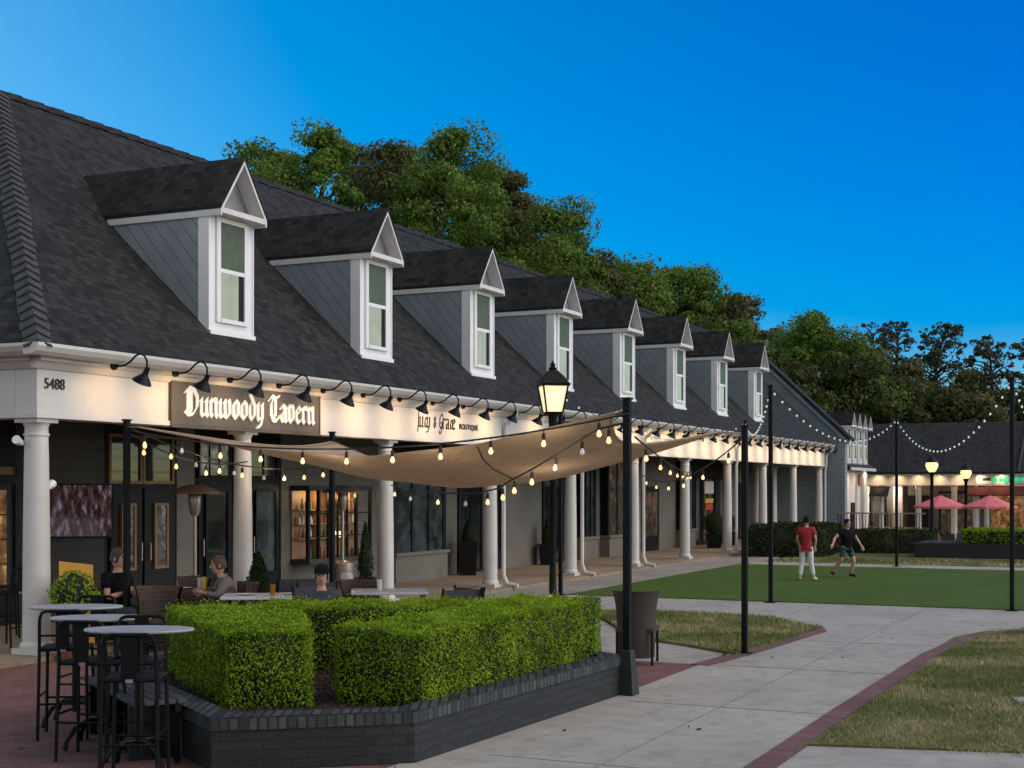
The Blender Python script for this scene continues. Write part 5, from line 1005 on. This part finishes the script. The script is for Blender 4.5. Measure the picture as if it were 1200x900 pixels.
def sit(**k):
    J = dict(pel=(0, 0, .5), chest=(0, -.02, .86), head=(0, -.06, 1.1), shL=(.18, -.02, .95), shR=(-.18, -.02, .95), elL=(.22, -.08, .68), elR=(-.22, -.08, .68), wrL=(.05, -.27, .72), wrR=(-.05, -.25, .75), hipL=(.09, -.03, .49), hipR=(-.09, -.03, .49), knL=(.12, -.44, .5), knR=(-.12, -.44, .5), anL=(.12, -.42, .075), anR=(-.12, -.42, .075), toeL=(.13, -.57, .035), toeR=(-.13, -.57, .035)); J.update(k); return J
def under_chair(label, p, rz, mat='rattan'): wicker_chair(label, p, rz, mat, 'rattan_chair', .84, .62, 'brown rattan chairs on the patio')
person('seated grey haired man in black shirt with folded arms by the pole', (-5.2, 18.45, 0), R(62), 1.0, sit(), ('blackshirt', 'denim', 'long'), 'greyhair', look=R(10)); under_chair('brown rattan chair carrying the seated man in black', Vector((-5.2, 18.45, 0)), R(180+62))
person('seated woman in pale grey top leaning over the patio table', (-3.72, 18.75, 0), R(-70), .95, sit(chest=(0, -.1, .84), head=(0, -.2, 1.05), shL=(.17, -.1, .92), shR=(-.17, -.1, .92), wrL=(.1, -.42, .76), wrR=(-.1, -.42, .76), elL=(.22, -.24, .72), elR=(-.22, -.24, .72)), ('greyshirt', 'denim', 'long'), 'brownhair', long_sleeve=True); under_chair('brown rattan chair under the woman in grey', Vector((-3.68, 18.75, 0)), R(180-70))
person('seated man in dark cap and navy shirt seen over the back hedge', (-2.27, 16.7, -.06), R(20), .95, sit(), ('denim', 'denim', 'long'), 'hair', cap='blackshirt', look=R(-15)); sling_chair('grey sling chair carrying the man in the dark cap', Vector((-2.27, 16.7, 0)), R(200))

# ---------------------------------------------------------------- neighbour shop with the tall grey gable
N = thing('gabled_shop', 'grey sided gable end of the next shop, taller than the porch row', 'building', F(0, 0), ROT)
gs, ge = 43.35, 43.95; gp = [(-.9, -.9), (-.9, 4.2), (3.0, 7.9), (6.9, 4.2), (6.9, -.9)]
MB().xprism(gp, gs, ge).build('wall', M['siding'], N)
m = MB(); k = 3.7/3.9
for a, b in (((-1.15, 4.2-.25*k), (3.0, 7.9)), ((3.0, 7.9), (7.15, 4.2-.25*k))): m.xprism([a, b, (b[0], b[1]+.16), (a[0], a[1]+.16)], gs-.12, ge+.1)
m.build('roof', M['shingle'], N)
m = MB(); m.box(gs-.03, gs-.004, -.93, -.78, -.9, 4.2); m.box(gs-.03, gs+.2, -.935, -.905, -.9, 4.2); m.xprism([(-1.1, 3.98), (3.0, 7.87), (3.0, 7.7), (-1.1, 3.81)], gs-.1, gs-.06); m.build('corner_board', M['siding'], N)
MB().box(ge+.12, 49.2, -.7, 4.7, -.9, 3.05).build('wing_wall', M['white'], N); MB().xprism([(-1.0, 2.95), (2.0, 5.65), (5.0, 2.95), (5.0, 2.85), (-1.0, 2.85)], ge+.11, 49.4).build('wing_roof', M['shingle'], N)
for t in (44.75, 45.9, 47.05, 48.2): dormer(N, t, -.72, 3.15, 4.7, 5.2, .85, .9, 2.0, 5.65)
m = MB(); m.box(ge+.12, 49.3, -1.05, -.95, 2.83, 2.95); m.build('gutter', M['white'], N); MB().lathe([(.01, -.03), (.26, -.03), (.26, .03), (.01, .03)], 16, (47.3, -.74, 2.45), Matrix.Rotation(R(90), 3, 'X')).build('round_emblem', M['red'], N); MB().box(45.6, 46.3, -.74, -.7, -.8, 1.5).build('door', M['black_paint'], N)
for t in (44.9, 46.6, 48.4): spot('wing_spot', F(t, -1.3, 2.75), F(t, -.7, 1.8), 22, 130)
MB().tube([(46.7, -1.0, -.8), (46.7, -1.0, 2.84)], .12, 12).build('column', M['column'], N)
rl = thing('railing', 'black metal railing in front of the grey gable wall', 'railing', F(42.2, -.9, 0), ROT)
m = MB()
for k in range(28): s = -.12*k; m.box(-.012, .012, s-.012, s+.012, -.2, 1.1)
m.build('baluster', M['dark_metal'], rl)['kind'] = 'stuff'
m = MB(); m.box(-.025, .025, -3.35, .05, 1.1, 1.15); m.box(-.02, .02, -3.35, .05, .05, .09); m.build('rail', M['steel'], rl)
# ---------------------------------------------------------------- shops across the green
FZ = -.8
Q = thing('far_shops', 'low dark roofed shop row across the green with lit white fascia', 'building', F(0, 0), ROT)
m = MB(); m.yprism([(63.2, 2.95), (68, 5.75), (72.8, 2.95), (72.8, 2.85), (63.2, 2.85)], -34, 7); m.build('roof', M['shingle_far'], Q)
MB().yprism([(63.1, 2.93), (67.9, 5.74), (67.9, 5.8), (63.1, 3.0)], -5.72, -5.62).build('roof_valley', M['cap'], Q)
m = MB(); m.box(63.6, 63.9, -34, 6.5, 2.28, 2.84); m.box(63.5, 63.92, -34, 6.5, 2.24, 2.3); m.box(63.25, 63.95, -34, 6.6, 2.76, 2.849); m.build('entablature', M['white'], Q)
MB().box(66, 72, -34, 6.5, FZ, 2.84).build('wall', M['pale_brick'], Q); MB().box(62.6, 66, -34, 6.5, FZ-.3, FZ+.03).build('porch_floor', M['walk'], Q)
colf = None
for s in (2.45, 1.39, -.57, -2.4, -3.5, -4.05, -6.2, -8.4):
    m = MB(); m.lathe([(.2, FZ), (.2, FZ+.15), (.16, FZ+.2), (.14, 2.0), (.17, 2.05), (.19, 2.26)], 16)
    if colf is None: colf = m.build('column', M['column'], Q, smooth=True); colf.location = (63.75, s, 0)
    else: c = colf.copy(); COL.objects.link(c); c.location = (63.75, s, 0)
MB().box(65.9, 66, -.75, .35, FZ, 1.7).build('door', M['black_paint'], Q); MB().box(65.7, 65.98, .6, 1.1, FZ, 2.2).build('pier', M['white'], Q)
for a, b, pm in ((-3.2, -1.3, 'shop_glow'), (-8.0, -3.7, 'pub_glow'), (-13, -8.5, 'glass'), (1.5, 2.4, 'glass_teal'), (2.7, 4.0, 'shop_glow')):
    fo = MB().box(65.9, 65.99, a, b, FZ+.4, 1.9).build('window', M['black_paint'], Q); MB().box(65.85, 65.895, a+.08, b-.08, FZ+.48, 1.82).build('pane', M[pm], fo)
MB().box(65.8, 65.99, 2.42, 5.5, FZ, 2.2).build('wall', M['white'], Q)
aw = MB(); aw.yprism([(63.2, 1.75), (63.6, 2.2), (63.6, 2.12), (63.25, 1.7)], -9, -3.1); aw.build('awning', M['brickred'], Q)
MB().yprism([(62.9, 1.65), (63.55, 2.2), (63.55, 2.1)], .9, 1.9).build('awning', M['plinth'], Q)

fs = thing('shop_sign', 'white fascia sign with rounded green letters on the far shop row', 'sign', F(63.5, -3.5, 2.3), ROT)
MB().box(0, .09, -5.5, 0, .02, .5).build('board', M['trim'], fs)
gl_ = MB(); s = -.95
for k, w in enumerate((.26, .2, .3, .16, .24, .2, .3, .22, .26)):
    h = (.3, .2, .34, .18, .26, .2, .3, .2, .32)[k]; gl_.lathe([(.01, -.02), (w*.55, -.02), (w*.55, .02), (.01, .02)], 10, (-.03, s, .24), Matrix.Rotation(R(90), 3, 'Y') @ Matrix.Diagonal((h/w*.9, .9, 1))); s -= w*1.2
gl_.build('green_letters', M['greenlet'], fs); MB().box(-.01, 0, -.75, -.35, .18, .34).build('small_lettering', M['plinth'], fs)
for i in range(9):
    t, s = 63.1, 3.6-1.05*i; spot('fascia_spot', F(t, s, 2.72), F(63.65, s, 2.3), 15, 120)
point('shop_light', F(64.9, 3.2, 1.8), 90, (1, .7, .5)); point('shop_light', F(64.9, -6.0, 1.7), 110, (1, .6, .25)); point('shop_light', F(65.0, 1.2, 1.9), 45, (1, .75, .6))
for lb_, px, Y, zt in (('coral pink market umbrella beside the far lamp post', 1102, 64, 1.78), ('coral pink market umbrella under the green lettered sign', 1160, 63, 1.78)):
    p = P3(px, 600, Y); o = thing('market_umbrella', lb_, 'umbrella', (p.x, p.y, FZ), .3, 'coral umbrellas before the far shops'); H = zt-FZ
    m = MB(); n = 8; vs = [(0, 0, H)] + [(1.2*math.cos(2*PI*k/n), 1.2*math.sin(2*PI*k/n), H-.5) for k in range(n)] + [(1.2*math.cos(2*PI*k/n), 1.2*math.sin(2*PI*k/n), H-.6) for k in range(n)]
    m.add(vs, [(0, 1+k, 1+(k+1) % n) for k in range(n)] + [(1+k, 9+k, 9+(k+1) % n, 1+(k+1) % n) for k in range(n)]); m.build('canopy', M['red_umb'], o); MB().tube([(0, 0, 0), (0, 0, H-.02)], .025).build('pole', M['dark_metal'], o)
fp = thing('low_planter', 'low charcoal brick planter across the turf holding a clipped hedge', 'planter', F(31.1, -5.6, -.25), ROT)
MB().box(0, 2.6, -12, 0, 0, .66).build('wall', M['char_brick'], fp); MB().box(.2, 2.4, -11.8, -.2, .6, .67).build('soil', M['mulch'], fp)
hedge('clipped green hedge in the low planter across the turf', [tuple(F(t, s).xy) for t, s in ((31.35, -7.0), (33.4, -7.0), (33.4, -17), (31.35, -17))], .38, .84, 500, .07, 'hedge')
hedge('dark laurel hedge beside the porch end behind the boy in red', [tuple(F(t, s).xy) for t, s in ((28.7, -1.0), (33, -1.0), (33, -3.0), (29.4, -3.0))], 0, .92, 800, .08, 'hedge_dark', bumps=.12)
hedge('low dark hedge behind the running boy', [tuple(F(t, s).xy) for t, s in ((35.2, -1.2), (36.6, -1.2), (37.4, -5.4), (36.0, -5.4))], -.5, .62, 600, .08, 'hedge_dark', bumps=.12)
for lb_, px, Y, h, r in (('rounded dark shrub at the foot of the grey gable wall', 1010, 54, 1.1, .7), ('dark shrub by the lamp post beyond the far planter', 1062, 52, .95, .8)):
    p = P3(px, 640, Y); t_, s_ = TS(p); topiary(lb_, Vector((p.x, p.y, terr(t_, s_)-.05)), h, r, None, 'hedge_dark', False, 900, 'shrub', 'shrub')
for lb_, px, Y in (('dark cafe chair beneath the first coral umbrella', 1112, 62), ('dark cafe chair beneath the second coral umbrella', 1150, 61.5), ('dark cafe chair by the far lamp post', 1125, 63)): p = P3(px, 600, Y); sling_chair(lb_, Vector((p.x, p.y, FZ)), .5*Y, 'dark cafe chairs across the green')

# ---------------------------------------------------------------- trees
def tree(label, px, ytop, Y, wpx, kind='a', crown=.72, clumps=70, lpc=120, lsz=.3, seed=0, name='broadleaf_tree', lean=0.0, group='trees behind the shops'):
    rg = np.random.default_rng(seed+100); H = CAMZ-(ytop-HZ)/FPX*Y; X = (px-600)/FPX*Y; rad = wpx/FPX*Y/2*(1.75 if kind != 'p' else 1.6); rd = random.Random(seed)
    z0 = -.8 if Y > 60 else -.1; H -= z0
    o = thing(name, label, 'tree', (X, Y, z0), 0, group); tr = MB(); top = H*.93; pts = [(0, 0, -.2)]
    for k in range(1, 7): pts.append((rd.uniform(-.12, .12)*k*.5+lean*k, rd.uniform(-.1, .1)*k*.5, top*k/6))
    r0 = .018*H+.06; tr.tube(pts, [r0*(1-.13*k) for k in range(7)], 8)
    def axis(z): f = max(0, min(5.999, z/top*6)); i = int(f); return Vector(pts[i]).lerp(Vector(pts[i+1]), f-i)
    cen = []; hb = H*(1-crown)
    for k in range(int(clumps*1.35)):
        u = rd.random(); z = hb+(H-hb)*u
        prof = {'a': math.sin(PI*min(1, .12+.88*u)**.9)**.7 if u < .97 else .25, 'p': (.95-.5*u)*(.6+.4*rd.random())}[('p' if kind == 'p' else 'a')]
        ang = rd.uniform(0, 2*PI); rr = rad*prof*math.sqrt(rd.uniform(.12 if kind != 'p' else .25, 1))*rd.uniform(.8, 1.12)
        c = axis(min(z, top)) + Vector((rr*math.cos(ang), rr*math.sin(ang), 0)); c.z = z - (rr*.12); cen.append(c)
        if k % (2 if kind == 'p' else 4) == 0 and rr > rad*.2:
            b = axis(max(hb*.75, z-rr*.55)); tr.tube([b, b.lerp(c, .5)+Vector((0, 0, .12*rr)), c], [r0*.28, r0*.18, r0*.06], 5)
    cen.append(axis(top)+Vector((0, 0, H*.05)))
    P = []; NN = []
    for c in cen:
        cr = rad*(.27 if kind != 'p' else .14)*rd.choice((.45, .6, .75, .9, 1.05, 1.3)); n = int(lpc*(3.2 if kind != 'p' else 1.0)*rd.uniform(.7, 1.2)); q = rg.normal(0, 1, (n, 3)); q /= np.linalg.norm(q, axis=1)[:, None]
        rr = rg.uniform(.3, 1.0, (n, 1))**.6; P.append(np.array(c)+q*rr*cr*np.array([1.1, 1.1, .72])); NN.append(q*np.array([1, 1, 1.3]))
    P = np.concatenate(P); NN = np.concatenate(NN)
    tr.build('trunk', M['trunk'], o); quads_mesh('crown', leaf_quads(P, NN, lsz, .5, .6), M[{'a': 'leaf_a', 'b': 'leaf_b', 'p': 'leaf_c', 'd': 'leaf_d'}[kind]], o); return o
GT = 'trees behind the shops'
TR = [('thin treetop just clearing the ridge right of the first dormer', 285, 172, 52, 95, 'a', .5, 34, 70), ('bright green broad tree over the second dormer', 378, 155, 55, 105, 'a', .75, 80, 130), ('dull brown green tree between two brighter trees above the ridge', 448, 172, 60, 95, 'b', .75, 70, 120),
 ('tallest bushy green tree above the third dormer', 520, 158, 58, 135, 'a', .78, 100, 140), ('dull dark tree right of the tallest one', 590, 205, 66, 95, 'b', .78, 70, 120), ('green rounded tree on the slope of the tree line above the fourth dormer', 645, 240, 62, 110, 'a', .8, 80, 130), ('dark brown green tree above the fifth dormer', 700, 300, 74, 90, 'b', .8, 60, 110),
 ('spreading green tree above the sixth dormer', 750, 312, 76, 110, 'a', .8, 80, 130), ('green tree just left of the gap above the seventh dormer', 812, 318, 80, 95, 'a', .8, 70, 120), ('slim open tree with reddish brown leaves above the last dormer', 880, 352, 88, 55, 'b', .5, 30, 60)]
for i, (lb_, px, yt, Y, w, kd, cr, nc, lp) in enumerate(TR): tree(lb_, px, yt, Y, w, kd, cr, nc, lp, .17 if Y < 70 else .22, i)
GR = [('bright green pointed tree behind the grey gable', 962, 366, 92, 105, 'a', .85, 90, 120, 'broadleaf_tree'), ('open brownish tree at the left edge of the right hand tree group', 915, 388, 98, 60, 'b', .7, 40, 80, 'broadleaf_tree'), ('tall pine with open crown left of the pair over the far roof', 1026, 377, 104, 62, 'p', .55, 80, 30, 'pine_tree'),
 ('tall pine with flat airy crown over the middle of the far roof', 1055, 375, 108, 50, 'p', .55, 70, 30, 'pine_tree'), ('broad crowned pine with a bare dark trunk above the far lamps', 1100, 380, 104, 80, 'p', .58, 100, 30, 'pine_tree'), ('airy pine near the picture edge with drooping limbs', 1165, 391, 100, 66, 'p', .62, 80, 30, 'pine_tree'), ('pine cut by the picture edge', 1207, 396, 102, 60, 'p', .62, 80, 30, 'pine_tree')]
for i, (lb_, px, yt, Y, w, kd, cr, nc, lp, nm) in enumerate(GR): tree(lb_, px, yt, Y, w, kd, cr, nc, lp, .26 if kd != 'p' else .3, 40+i, nm)
LOW = [('dark understorey tree just right of the grey gable', 1000, 425, 88, 90, 'd'), ('dark understorey tree behind the far roof beside the pines', 1050, 448, 92, 90, 'd'), ('dark bushy tree behind the far roof under the tall pines', 1105, 462, 94, 90, 'd'), ('dull yellowish tree low behind the far roof', 1150, 470, 92, 70, 'b'), ('dark bushy tree at the picture edge behind the far roof', 1200, 462, 95, 90, 'd'), ('dim green tree between gable and dormers', 925, 425, 84, 80, 'd'), ('dull green tree filling between the first pines on the right', 1022, 412, 100, 70, 'b'), ('dull green tree filling under the flat crowned pine', 1072, 425, 100, 70, 'b'), ('dull green tree low between the last two pines', 1138, 440, 100, 60, 'b')]
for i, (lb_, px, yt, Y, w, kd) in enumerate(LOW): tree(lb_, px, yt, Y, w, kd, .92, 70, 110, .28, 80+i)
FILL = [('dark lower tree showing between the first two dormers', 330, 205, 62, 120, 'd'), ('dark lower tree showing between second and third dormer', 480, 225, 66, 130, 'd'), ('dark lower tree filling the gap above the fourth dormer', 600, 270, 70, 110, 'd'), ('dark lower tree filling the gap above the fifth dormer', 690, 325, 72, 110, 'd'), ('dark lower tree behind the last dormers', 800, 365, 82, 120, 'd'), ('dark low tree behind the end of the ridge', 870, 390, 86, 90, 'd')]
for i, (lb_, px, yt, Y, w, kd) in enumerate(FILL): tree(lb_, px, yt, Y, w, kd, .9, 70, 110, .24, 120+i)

# a few fallen leaves on the paving
def litter():
    P = []
    for poly, n in (([(-6, -9.9), (8.5, -9.9), (8.5, -7.9), (-6, -7.9)], 14), ([(9.3, -16), (12.1, -16), (12.1, -3), (9.3, -3)], 10), ([(-5, -7.6), (2.7, -7.6), (2.7, -1), (-5, -1)], 60)):
        a = np.array(poly); Q = RNG.uniform(a.min(0), a.max(0), (n, 2))
        for t, s in Q: v = F(t, s, .012); P.append(tuple(v))
    P = np.array(P); N_ = np.tile([0, 0, 1.0], (len(P), 1)); o = quads_mesh('fallen_leaves', leaf_quads(P, N_, .055, .25, .5), M['mulch']); tag(o, 'scattered dry brown leaves on paths and brick paving', 'leaves', kind='stuff')
litter()

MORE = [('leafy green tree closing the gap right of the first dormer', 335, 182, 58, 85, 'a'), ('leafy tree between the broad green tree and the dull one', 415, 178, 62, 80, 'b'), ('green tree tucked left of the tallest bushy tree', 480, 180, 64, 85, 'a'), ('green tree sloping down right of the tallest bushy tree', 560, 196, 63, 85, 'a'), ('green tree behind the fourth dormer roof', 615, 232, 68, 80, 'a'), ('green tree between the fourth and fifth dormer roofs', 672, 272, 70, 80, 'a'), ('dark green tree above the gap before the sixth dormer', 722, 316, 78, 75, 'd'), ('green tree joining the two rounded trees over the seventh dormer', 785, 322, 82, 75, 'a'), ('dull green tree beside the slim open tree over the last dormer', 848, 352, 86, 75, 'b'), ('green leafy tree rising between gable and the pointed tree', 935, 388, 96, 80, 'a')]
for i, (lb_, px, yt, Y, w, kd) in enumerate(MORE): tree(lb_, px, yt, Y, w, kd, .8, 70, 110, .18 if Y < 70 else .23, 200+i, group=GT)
